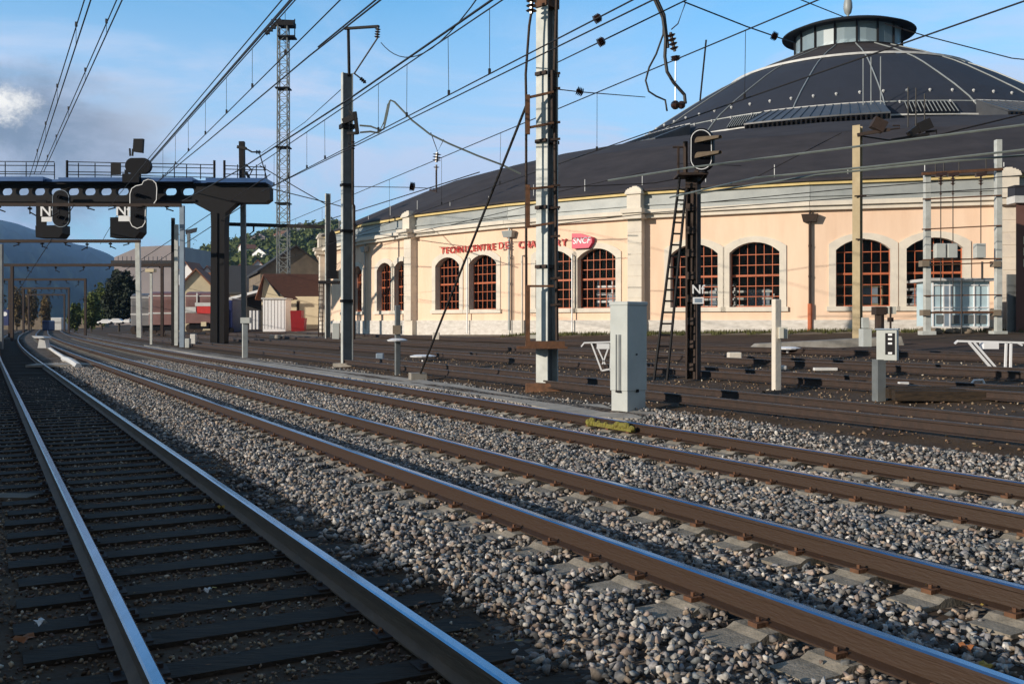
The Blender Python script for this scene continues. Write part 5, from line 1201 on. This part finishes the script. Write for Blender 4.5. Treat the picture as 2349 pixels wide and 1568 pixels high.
def house(x,y,w,d,h,rh,rz,wm,rm,label,name='house',cat='house',g=None,group=None,win=True,ov=.4):
    g=G(x,y) if g is None else g; T=thing(name,label,cat,(x,y,g),group); c,s=math.cos(rz),math.sin(rz)
    L=lambda a,b_,z_:Vector((x+a*c-b_*s,y+a*s+b_*c,g+z_))
    mb=MB(); mb.prism([L(-w/2,-d/2,-.3),L(w/2,-d/2,-.3),L(w/2,-d/2,h),L(0,-d/2,h+rh),L(-w/2,-d/2,h)],L(0,d,0)-L(0,0,0)); obj('wall',mb,wm,T)
    mb=MB(); t=.25; k=rh/(w/2)
    for sg in (-1,1):
        a=[L(0,-d/2-ov,h+rh+.02),L(sg*(w/2+ov),-d/2-ov,h-ov*k+.02),L(sg*(w/2+ov),d/2+ov,h-ov*k+.02),L(0,d/2+ov,h+rh+.02)]; mb.hexa(a,[p+UP*t for p in a])
    obj('roof',mb,rm,T)
    if win:
        nw=max(1,int(w/2.6))
        for i in range(nw):
            mb=MB(); a=-w/2+w*(i+.5)/nw; mb.prism([L(a-.45,-d/2-.03,h*.35),L(a+.45,-d/2-.03,h*.35),L(a+.45,-d/2-.03,h*.75),L(a-.45,-d/2-.03,h*.75)],L(0,.05,0)-L(0,0,0)); obj('window',mb,'pane_dark',T)
    return T,L
# shed with brown roof and white kiosk in front of it
z=108.; k=z/F; xa,xb_=(588-CX)*k,(748-CX)*k; g=G((660-CX)*k,z); zr,ze=Zof(632,z),Zof(682,z)
T=thing('rail_shed','cream shed with long brown roof and orange-edged gable beside the roundhouse','shed',((665-CX)*k,z,g))
x1,x2,x3=(600-CX)*k,(625-CX)*k,(650-CX)*k; xe=(760-CX)*k
mb=MB(); mb.prism([(x1,z,g-.2),(x3-.4,z,g-.2),(x3-.4,z,ze),(x2-.9,z,zr-.2),(x1,z,ze)],(0,.3,0)); mb.box(x3-.4,z-.3,g-.2,xe,z+5,ze+.1); mb.box(x1,z+.3,g-.2,x3,z+5,ze); obj('wall',mb,'cream',T)
mb=MB(); rd=Vector((xe-x2,1.5,0)); ap=Vector((x2-.9,z-.5,zr)); ri=Vector((x3+.4,z-.6,ze-.2)); le=Vector((x1-.6,z-.5,ze-.3))
a=[ap,ri,ri+rd,ap+rd]; mb.hexa(a,[p+Vector((0,.1,.2)) for p in a]); obj('roof',mb,'roof_brown',T)
a=[ap,le,le+Vector((1.,6,0)),ap+Vector((1.,6,0))]; mb=MB(); mb.hexa(a,[p+Vector((0,.1,.22)) for p in a]); obj('gable_roof',mb,'roof_tile',T)
mb=MB(); mb.box((682-CX)*k,z-.36,g,(688-CX)*k,z-.28,Zof(690,z)); obj('door',mb,'timber',T); mb=MB(); mb.box((737-CX)*k,z-.36,Zof(730,z),(741-CX)*k,z-.28,Zof(690,z)); obj('window',mb,'pane_dark',T)
zk=98.; kk=zk/F; mb=MB(); mb.box((603-CX)*kk,zk,G((620-CX)*kk,zk),(655-CX)*kk,zk+2.5,Zof(686,zk)); T=thing('white_kiosk','white panelled kiosk at the foot of the lighting tower','kiosk',((628-CX)*kk,zk,G((620-CX)*kk,zk))); obj('body',mb,'white_paint',T)
mb=MB(); mb.box((600-CX)*kk,zk-.2,Zof(686,zk),(658-CX)*kk,zk+2.7,Zof(683,zk)); obj('roof',mb,'lead_white',T)
mb=MB()
for i in range(7): u=606+i*7.5; mb.box((u-CX)*kk,zk-.03,g+.1,(u-CX)*kk+.04,zk,Zof(688,zk))
obj('panel_joint',mb,'lead_white',T)
for (u0,v0,u1,v1,lab) in ((668,712,690,745,'taller dark red bin right of the lighting tower foot'),(680,729,697,748,'lower red bin in front of the taller one')): 
    zb=96.; kb=zb/F; mb=MB(); gg=G((u0-CX)*kb,zb); mb.hexa([((u0-CX)*kb,zb,gg),((u1-CX)*kb,zb,gg),((u1-CX)*kb,zb+1,gg),((u0-CX)*kb,zb+1,gg)],[((u0-CX)*kb-.08,zb-.08,Zof(v0,zb)),((u1-CX)*kb+.08,zb-.08,Zof(v0,zb)),((u1-CX)*kb+.08,zb+1.1,Zof(v0,zb)),((u0-CX)*kb-.08,zb+1.1,Zof(v0,zb))]); single('waste_bin',mb,'red_paint',lab,'bin',group='red bins by the tower')
# darker buildings behind
z=150.;k=z/F
house((600-CX)*k,z,16,10,Zof(660,z)-.5-1,4.2,PI/2-.25,'stone_tan','roof_dark','low dark-roofed building behind the brown-roofed shed',g=.5)
house((712-CX)*k,z-15,9,16,Zof(640,z)-.5,3.2,.35,'stone_tan','roof_dark','stone gabled building squeezed between shed and roundhouse',g=.5,win=False)
z=128.;k=z/F
house((462-CX)*k,z,5.6,8,Zof(690,z)-.5+.8,3.0,.15,'cream','roof_tile','cream gabled house between the pole group and the gantry leg',g=.5)
# sheds with white lean-to roofs right of the gantry leg
z=118.;k=z/F; T=thing('open_shelter','dark open shelter with white sloping roof right of the gantry leg','shelter',((570-CX)*k,z,.5))
mb=MB(); a=[Vector(((517-CX)*k,z,Zof(690,z))),Vector(((600-CX)*k,z,Zof(668,z))),Vector(((600-CX)*k,z+6,Zof(668,z))),Vector(((517-CX)*k,z+6,Zof(690,z)))]; mb.hexa(a,[p+UP*.3 for p in a]); obj('roof',mb,'white_paint',T)
mb=MB(); mb.box((540-CX)*k,z+3,.3,(600-CX)*k,z+6,Zof(672,z)); obj('wall',mb,'roof_dark',T)
mb=MB(); 
for u in (572,580,588): mb.box((u-CX)*k,z,.4,(u+4-CX)*k,z+.4,Zof(712,z))
obj('post',mb,'white_paint',T)
# distant house group with white gables
z=230.;k=z/F
for i,(u,v,w,hh,lab) in enumerate(((441,606,7,2.5,'house with orange roof and white gable, left one of the pair above the train'),(468,612,7,2.5,'house with brown roof and white gable, right one of the pair above the train'),(524,604,7,2.5,'white-gabled house showing just right of the gantry leg'),(548,590,8,3,'larger white house on the slope left of the lighting tower'))):
    zt=Zof(v,z); house((u-CX)*k,z+i*6,w*.55,7,zt-6-2.4+2.4-2.2,2.4,.1*(i-1),'white_paint','roof_tile',lab,g=6-.0,group='houses on the near slope')
z=212.;k=z/F; mb=MB(); mb.prism([Vector(((430-CX)*k,z,.3)),Vector(((560-CX)*k,z,.3)),Vector(((560-CX)*k,z,Zof(628,z))),Vector(((500-CX)*k,z,Zof(622,z))),Vector(((430-CX)*k,z,Zof(632,z)))],(0,14,0)); single('terrace_block',mb,'roof_tile','long brown tiled block below the white-gabled houses','building')
# grey-pink warehouse
z=330.;k=z/F; T=thing('warehouse','big grey-pink warehouse rising above the dark tree','warehouse',((330-CX)*k,z,0))
mb=MB(); mb.prism([Vector(((262-CX)*k,z,0)),Vector(((398-CX)*k,z,0)),Vector(((398-CX)*k,z,Zof(562,z))),Vector(((318-CX)*k,z,Zof(566,z))),Vector(((262-CX)*k,z,Zof(590,z)))],(4,40,0)); obj('wall',mb,'warehouse',T)
mb=MB(); mb.box((260-CX)*k,z-2,Zof(606,z),(400-CX)*k,z-.02,Zof(598,z)); obj('band',mb,'roof_dark',T)
mb=MB()
for i in range(12): mb.box((270+i*10-CX)*k,z-.12,Zof(597,z),(270.6+i*10-CX)*k,z,Zof(588,z))
obj('cladding_rib',mb,'warehouse',T)
# train: locomotive and coaches
def coach(u0,u1,v0,v1,z,bm,label,name,cat,loco=False):
    k=z/F; x0,x1=(u0-CX)*k,(u1-CX)*k; g=G((x0+x1)/2,z)+.15; zt=Zof(v0,z); zb=g+.95; T=thing(name,label,cat,((x0+x1)/2,z,g))
    d=2.8; n=10; prof=[(0,zb),(d,zb),(d,zt-.45)]+[(d/2+d/2*math.cos(PI*i/8),zt-.45+.45*math.sin(PI*i/8)) for i in range(1,8)]+[(0,zt-.45)]
    mb=MB(); mb.prism([Vector((x0,z+a,b_)) for a,b_ in prof],(x1-x0,-(x1-x0)*.0,0)); obj('body',mb,bm,T,bev=.05)
    h=zt-.45-zb
    mb=MB(); nW=max(2,int((x1-x0)/1.5)); 
    for i in range(nW):
        a=x0+(x1-x0)*(i+.15)/nW; b_=x0+(x1-x0)*(i+.85)/nW; m=MB(); m.box(a,z-.02,zb+h*.48,b_,z+.03,zb+h*.86); obj('window',m,'pane_dark',T)
    m=MB(); m.box(x0-.03,z-.03,zt-.52,x1+.03,z+.05,zt-.42); m.box(x0-.02,z-.03,zb+h*.38,x1+.02,z+.04,zb+h*.43); obj('trim',m,'lead_white',T)
    for i in range(4 if (x1-x0)>4 else 2):
        c=x0+(x1-x0)*(.12+.25*i+ (0.02 if i%2 else 0)); m=MB(); m.tube([(c,z+.35,g+.46),(c,z+.5,g+.46)],.46,16); obj('wheel',m,'rust_dark',T)
    m=MB(); m.box(x0+.3,z+.3,g+.4,x1-.3,z+2.5,zb); obj('underframe',m,'black_paint',T)
    return T,x0,x1,zb,zt,h,g
coach(300,346,672,748,104,'coach_grey','grey coach of the parked train, partly behind the leaning pale pole','coach','coach')
coach(341,402,668,750,101,'coach_rose','rose-grey coach with large windows next to the lamp post','coach','coach')
T,x0,x1,zb,zt,h,g=coach(425,494,668,752,99,'coach_rose','locomotive with bright red band and white-framed cab windows left of the gantry leg','locomotive','locomotive')
k=99./F
m=MB(); m.box((452-CX)*k,98.93,Zof(719,99),(488-CX)*k,99.,Zof(702,99)); obj('red_band',m,'letters',T)
m=MB(); m.box((448-CX)*k,98.9,Zof(702,99),(489-CX)*k,98.96,Zof(694,99)); m.box((426-CX)*k,98.9,Zof(716,99),(450-CX)*k,98.95,Zof(704,99)); m.box((451-CX)*k,98.88,Zof(694,99),(454-CX)*k,98.93,Zof(672,99)); m.box((484-CX)*k,98.88,Zof(694,99),(487-CX)*k,98.93,Zof(672,99)); obj('white_panel',m,'lead_white',T)
m=MB(); m.box((462-CX)*k,98.85,Zof(748,99),(474-CX)*k,98.9,Zof(738,99)); obj('coupling_plate',m,'cream',T)
z=104.;k=z/F; mb=MB(); mb.box((514-CX)*k,z,.4,(533-CX)*k,z+5,Zof(684,z)); T=thing('blue_van','dark blue van with pale roof behind the gantry leg','van',((523-CX)*k,z,.4)); obj('body',mb,'blue_vehicle',T,bev=.1)
mb=MB(); mb.box((514-CX)*k,z-.02,Zof(689,z),(533-CX)*k,z+5,Zof(683,z)); obj('roof',mb,'lead_white',T,bev=.08); mb=MB(); mb.box((516-CX)*k,z-.05,Zof(708,z),(530-CX)*k,z,Zof(694,z)); obj('window',mb,'pane_dark',T)
for u in (518,529): mb=MB(); mb.tube([((u-CX)*k,z-.05,.75),((u-CX)*k,z+.15,.75)],.35,12); obj('wheel',mb,'black_paint',T)
def car(u0,u1,v1,z,label,rev=False):
    k=z/F; x0,x1=(u0-CX)*k,(u1-CX)*k; L=x1-x0; zb=Zof(v1,z); T=thing('parked_car',label,'car',((x0+x1)/2,z,zb),'white cars parked by the dark tree')
    s=L/4.3; q=[(0,.3),(.02,.75),(.9,.95),(1.5,1.42),(3.1,1.45),(3.9,.98),(4.3,.85),(4.3,.3)]
    if rev: q=[(4.3-a,b_) for a,b_ in q][::-1]
    mb=MB(); mb.prism([Vector((x0+a*s,z,zb+b_*s)) for a,b_ in q],(0,1.7*s,0)); obj('body',mb,'white_paint',T,bev=.05)
    mb=MB(); w=[(1.15,.98),(1.62,1.34),(3.0,1.36),(3.6,1.0)]; w=[(4.3-a,b_) for a,b_ in w] if rev else w; mb.prism([Vector((x0+a*s,z-.02,zb+b_*s)) for a,b_ in w],(0,.03,0)); obj('window',mb,'pane_dark',T)
    for a in (.85,3.45): mb=MB(); mb.tube([(x0+a*s,z-.03,zb+.32*s),(x0+a*s,z+.2,zb+.32*s)],.33*s,12); obj('wheel',mb,'black_paint',T)
car(222,258,744,142,'white car, leftmost of the three under the dark tree'); car(248,286,743,136,'white car, middle of the three under the dark tree',True); car(276,306,742,131,'white car half hidden by the grey coach')
# blue and white board at far left edge
z=90.;k=z/F; mb=MB(); mb.rbox((13-CX)*k,z,Zof(746,z),Zof(710,z),.55,.2,0); mb.mi(1); mb.tube([((13-CX)*k,z-.12,Zof(720,z)),((13-CX)*k,z-.1,Zof(720,z))],.2,12); mb.mi(0); single('blue_board',mb,['blue_vehicle','white_paint'],'small blue board with white disc at the far left edge','board')
# low wall and sheds closing the far end of the line
mb=MB(); z=255.; k=z/F; mb.box((-40-CX)*k,z,-.5,(240-CX)*k,z+3,Zof(728,z)); single('far_wall',mb,'stone_tan','long low dark wall closing the far end of the line','wall')
for i,(u0,u1,v0,mm,lab) in enumerate(((96,112,735,'blue_vehicle','small blue truck far down the line'),(116,142,728,'lead_white','pale railcar far down the line'))):
    z=215.+i*5;k=z/F; mb=MB(); mb.box((u0-CX)*k,z,-.2,(u1-CX)*k,z+3,Zof(v0,z)); T=thing('railcar' if i else 'truck',lab,'railcar' if i else 'truck',((u0-CX)*k,z,-.2)); obj('body',mb,mm,T,bev=.2)
    mb=MB(); mb.box((u0+2-CX)*k,z-.05,Zof(742,z),(u1-2-CX)*k,z,Zof(737,z)); obj('window',mb,'pane_dark',T)
# low fence of debris / signal boxes near far line
small(478,768-34,490,747,'stone_white','small white box beneath the locomotive','trackside_box','box') if False else None
small(392,778,408,790,'stone_white','pale block at the foot of the pole group','concrete_block','block',.4)
small(424,776,434,797,'mast_light','grey-white stub post right of the pole group','stub_post','post',.4)
small(436,766,448,788,'litter','stack of white rubble right of the pole group','rubble','rubble',.4)
small(618,768,650,776,'stone_white','low line of white stones in front of the kiosk','kerb_stones','stones',.4)
# ---------------------------------------------------------------- hills and mountain
def ridge(name,sil,z0,z1,gz,mm,nu=60,nz=14,rough=.0,seed=0):
    """terrain that climbs from distance z0 (height gz) to its crest at z1 along the given skyline"""
    us=np.linspace(sil[0][0],sil[-1][0],nu); r=random.Random(seed); vs=[];fs=[]
    su=[p[0] for p in sil]; sv=[p[1] for p in sil]
    for j in range(nz+3):
        t=j/nz; z=z0+(z1-z0)*t
        for i,u in enumerate(us):
            v=float(np.interp(u,su,sv)); H_=CH+(HY-v)*z1/F
            if t<=1: h=gz+(H_-gz)*(t**1.15)*(1+rough*math.sin(i*1.3+j*2.1)*(1-t))+rough*(z1*.01)*r.uniform(-1,1)*(t*(1-t)*4)
            else: h=H_-(t-1)*(H_-gz)*1.2
            vs.append(((u-CX)*z/F,z,h))
    for j in range(nz+2):
        for i in range(nu-1): fs.append((j*nu+i,j*nu+i+1,(j+1)*nu+i+1,(j+1)*nu+i))
    mb=MB(); mb.add(vs,fs); return tag(obj(name,mb,mm,smooth=True),kind='structure')
ridge('hillside',[(330,640),(400,602),(470,582),(500,574),(560,558),(620,543),(650,536),(700,532),(745,524),(800,520),(900,540),(1000,560)],300,760,1.0,'hill_green',70,16,.10,3)
ridge('mountain',[(-400,470),(-200,488),(-60,499),(0,504),(40,513),(80,528),(115,531),(150,548),(170,560),(200,564),(225,573),(245,580),(265,592),(310,602),(380,620),(520,650),(800,690)],1500,6200,0,'mountain',90,16,.25,5)
# trees and houses on the hillside
hr=random.Random(5)
def hill_at(u,z):
    sil=[(330,640),(400,602),(470,582),(500,574),(560,558),(620,543),(650,536),(700,532),(745,524),(800,520)]
    v=float(np.interp(u,[p[0] for p in sil],[p[1] for p in sil])); H_=CH+(HY-v)*760/F; t=(z-300)/460; return 1+(H_-1)*(t**1.15)
mb=MB(); 
for i in range(420):
    z=300+460*math.sqrt(hr.uniform(.05,.98)); u=hr.uniform(400,780); s=hr.uniform(3,6.5); h=hill_at(u,z); 
    foliage(mb,[((u-CX)*z/F,z,h+s*.5,s,s,s*.85)],1.3,60,i)
tag(obj('hillside_wood',mb,'leaf_green'),kind='stuff')
hs=[(572,606,620,'small white house in the middle of the far hillside'),(612,598,560,'white house above the white kiosk on the far hillside'),(680,604,520,'white house low on the far hillside near the stone gable'),(600,562,700,'dark-roofed house near the skyline left of the tower'),(690,540,740,'house on the skyline right of the tower'),(515,585,640,'white house on the hillside beside the gantry leg'),(655,575,680,'grey-roofed house on the hillside behind the tower')]
for i,(u,v,z,lab) in enumerate(hs):
    h=hill_at(u,z); house((u-CX)*z/F,z-4,11,9,5,3,.3*(i-3),'white_paint' if i not in(3,6) else 'warehouse','roof_dark' if i%2 else 'roof_tile',lab,g=h,group='houses on the far hillside')
# ---------------------------------------------------------------- unseen wall, added left of the first track only to shade it
mb=MB()
for i in range(40):
    z0=-14+i*4; x0,x1=TX(-6.2,max(z0,0)) if z0>=0 else -6.2-.54*z0, TX(-6.2,max(z0+4,0)) if z0+4>=0 else -6.2-.54*(z0+4)
    mb.hexa([(x0-.4,z0,-.6),(x0,z0,-.6),(x1,z0+4,-.6),(x1-.4,z0+4,-.6)],[(x0-.4,z0,SHADE_WALL_H),(x0,z0,SHADE_WALL_H),(x1,z0+4,SHADE_WALL_H),(x1-.4,z0+4,SHADE_WALL_H)])
single('shade_wall',mb,'concrete','plain concrete wall added out of view to shade the leftmost track','wall',loc=(-6.2,0,-.3))
# paler apron round the foot of the roundhouse
mb=MB(); vs=[]; n=60
for i in range(n+1):
    ph=-62+90*i/n
    for r in (53.8,55.2,56.4,57.6+.5*math.sin(i*1.3)): p=rp(ph,r,0); vs.append((p.x,p.y,G(p.x,p.y)-.02+(.0 if r<57 else -.035)))
mb.add(vs,[(i*4+j,i*4+j+1,(i+1)*4+j+1,(i+1)*4+j) for i in range(n) for j in range(3)]); tag(obj('apron',mb,'gravel_tan',smooth=True),kind='structure')
# leaf litter and straw over the dirt by the first track and along the third
mb=MB(); rl=np.random.default_rng(9)
for i in range(520):
    if i<330: a=rl.uniform(-2.6,3.6); zq=3.6+rl.beta(1,2.2)*10; hz_=Ga(a)-.02
    else: a=rl.choice([rl.uniform(10.6,13.2),rl.uniform(6.2,7.0)]); zq=rl.uniform(5,18); hz_=bal_h(a)+.035
    c=Vector((TX(a,zq),zq,hz_)); t=rl.uniform(0,6.28); l=rl.uniform(.012,.04); w=l*rl.uniform(.25,.7); u=Vector((math.cos(t),math.sin(t),rl.uniform(-.3,.3)))*l; v=Vector((-math.sin(t),math.cos(t),rl.uniform(-.3,.3)))*w
    mb.mi(int(rl.integers(0,3))); mb.add([c-u,c-v*.8,c+v*.2+u*.3+UP*.006,c+u,c+v],[(0,1,3,4)])
tag(obj('leaf_litter',mb,['fallen_leaf','yellow_leaf','timber_light']),kind='stuff')
# grass tufts along the foot of the roundhouse
mb=MB(); rg=np.random.default_rng(4)
for i in range(7000):
    ph=rg.uniform(-20,12); r=RW+rg.uniform(.2,3.6)*(.3+.7*math.sin(ph*1.7)**2); p=rp(ph,r,0); g=G(p.x,p.y)-.04; a=rg.uniform(0,6.28); h=rg.uniform(.06,.26); w=.03
    mb.add([p+Vector((math.cos(a)*w,math.sin(a)*w,g)),p+Vector((-math.cos(a)*w,-math.sin(a)*w,g)),p+Vector((rg.uniform(-.08,.08),rg.uniform(-.08,.08),g+h))],[(0,1,2)])
tag(obj('grass',mb,'grass'),kind='stuff')
#PROPS_END
# ---------------------------------------------------------------- camera, light, sky
cam=bpy.data.cameras.new('camera'); co=bpy.data.objects.new('camera',cam); COL.objects.link(co)
co.location=(0,0,CH); co.rotation_euler=(PI/2,0,0); cam.lens=36*F/2349; cam.sensor_width=36; cam.shift_y=-45/2349; cam.clip_start=.1; cam.clip_end=30000
S.camera=co
SUND=Vector((.85,.52,0)).normalized(); EL=rad(15)
sl=bpy.data.lights.new('sun','SUN'); sl.energy=5.0; sl.angle=rad(.5); sl.color=(1,.89,.74)
so=bpy.data.objects.new('sun',sl); COL.objects.link(so)
ld=Vector((SUND.x*math.cos(EL),SUND.y*math.cos(EL),-math.sin(EL))); so.rotation_euler=ld.to_track_quat('-Z','Y').to_euler(); so.location=(-20,-20,30)
w=bpy.data.worlds.new('World'); S.world=w; w.use_nodes=True; nt=w.node_tree; n=nt.nodes; l=nt.links
bg=n['Background']; sky=n.new('ShaderNodeTexSky'); sky.sky_type='NISHITA'; sky.sun_disc=False; sky.sun_elevation=EL; sky.sun_rotation=math.atan2(-SUND.x,-SUND.y)%(2*PI)
sky.air_density=1.0; sky.dust_density=.3; sky.ozone_density=2.5
tc=n.new('ShaderNodeTexCoord')
def val(op,a,b=None,c=None,clamp=False):
    m=n.new('ShaderNodeMath'); m.operation=op; m.use_clamp=clamp
    for i,x in enumerate((a,b,c)):
        if x is None: continue
        if isinstance(x,(int,float)): m.inputs[i].default_value=x
        else: l.new(x,m.inputs[i])
    return m.outputs[0]
def smooth(x,a,b):
    m=n.new('ShaderNodeMapRange'); m.interpolation_type='SMOOTHSTEP'; m.inputs[1].default_value=a; m.inputs[2].default_value=b; l.new(x,m.inputs[0]); return m.outputs[0]
def noise(scale,det,st=(1,1,1),rough=.55,dist=0,off=(0,0,0)):
    mp=n.new('ShaderNodeMapping'); mp.inputs['Scale'].default_value=st; mp.inputs['Location'].default_value=off; l.new(tc.outputs['Generated'],mp.inputs[0])
    z=n.new('ShaderNodeTexNoise'); z.inputs['Scale'].default_value=scale; z.inputs['Detail'].default_value=det; z.inputs['Roughness'].default_value=rough; z.inputs['Distortion'].default_value=dist
    l.new(mp.outputs[0],z.inputs[0]); return z.outputs[0]
def dirmask(u,v,r0,r1,sv=1.,wob=.0,wn=None):
    d=Vector(((u-CX)/F,1,(HY-v)/F)).normalized(); s=n.new('ShaderNodeVectorMath'); s.operation='SUBTRACT'; l.new(tc.outputs['Generated'],s.inputs[0]); s.inputs[1].default_value=d
    k=n.new('ShaderNodeVectorMath'); k.operation='MULTIPLY'; l.new(s.outputs[0],k.inputs[0]); k.inputs[1].default_value=(1,1,sv)
    q=n.new('ShaderNodeVectorMath'); q.operation='LENGTH'; l.new(k.outputs[0],q.inputs[0]); x=q.outputs['Value']
    if wn is not None: x=val('ADD',x,val('MULTIPLY',val('SUBTRACT',wn,.5),wob))
    m=n.new('ShaderNodeMapRange'); m.interpolation_type='SMOOTHSTEP'; m.inputs[1].default_value=r0; m.inputs[2].default_value=r1; m.inputs[3].default_value=1; m.inputs[4].default_value=0; l.new(x,m.inputs[0]); return m.outputs[0]
def mix(f,a,b):
    m=n.new('ShaderNodeMix'); m.data_type='RGBA'
    if isinstance(f,(int,float)): m.inputs[0].default_value=f
    else: l.new(f,m.inputs[0])
    for i,x in ((6,a),(7,b)):
        if isinstance(x,tuple): m.inputs[i].default_value=(*x,1)
        else: l.new(x,m.inputs[i])
    return m.outputs[2]
K=1/.15
tint=n.new('ShaderNodeVectorMath'); tint.operation='MULTIPLY'; l.new(sky.outputs[0],tint.inputs[0]); tint.inputs[1].default_value=(.66,1.50,1.75)
base=tint.outputs[0]
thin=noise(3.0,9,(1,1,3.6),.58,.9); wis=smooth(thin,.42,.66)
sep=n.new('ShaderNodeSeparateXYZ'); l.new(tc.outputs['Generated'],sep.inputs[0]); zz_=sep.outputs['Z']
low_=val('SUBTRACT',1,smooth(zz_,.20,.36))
front=smooth(sep.outputs['Y'],.1,.75)  # pale cloud kept ahead only, so ambient light stays low
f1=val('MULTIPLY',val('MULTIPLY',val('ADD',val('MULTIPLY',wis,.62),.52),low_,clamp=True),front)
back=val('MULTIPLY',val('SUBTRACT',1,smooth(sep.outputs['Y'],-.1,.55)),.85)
back_fill=mix(smooth(thin,.35,.65),(.16*K,.165*K,.175*K),(.28*K,.275*K,.27*K))  # unseen grey cloud behind the camera, added to neutralise the ambient light
base=mix(back,base,back_fill)
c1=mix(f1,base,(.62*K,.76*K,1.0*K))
puff=noise(5.5,9,(1,1,1.6),.62,.3)
gm=dirmask(120,352,.06,.135,1.7,.15,puff)
gcol=mix(smooth(puff,.38,.66),(.24*K,.30*K,.40*K),(.54*K,.60*K,.74*K))
c2=mix(val('MULTIPLY',gm,.95),c1,gcol)
wm=dirmask(-4,226,.006,.034,1.7,.10,noise(24,10,(1,1,1.3),.68)); c3=mix(wm,c2,(1.15*K,1.12*K,1.05*K))
wm2=dirmask(330,262,.0,.06,1.2,.08,puff); c4=mix(val('MULTIPLY',wm2,.5),c3,(.66*K,.68*K,.76*K))
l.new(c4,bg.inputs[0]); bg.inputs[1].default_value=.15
S.view_settings.view_transform='Standard'; S.view_settings.look='None'; S.view_settings.exposure=0; S.view_settings.gamma=1
S.render.engine='CYCLES'
hz=MB(); hz.box(-9500,-600,-3.2,9500,9500,720); o=obj('haze',hz,'dirt'); o.data.materials.clear()
k=bpy.data.materials.new('haze_air'); k.use_nodes=True; nn_=k.node_tree.nodes; nn_.clear(); out=nn_.new('ShaderNodeOutputMaterial'); pv=nn_.new('ShaderNodeVolumePrincipled'); pv.inputs['Color'].default_value=(.35,.6,1,1); pv.inputs['Density'].default_value=.00008; pv.inputs['Anisotropy'].default_value=.0
k.node_tree.links.new(pv.outputs[0],out.inputs['Volume']); o.data.materials.append(k); tag(o,kind='stuff')
S.cycles.volume_bounces=1
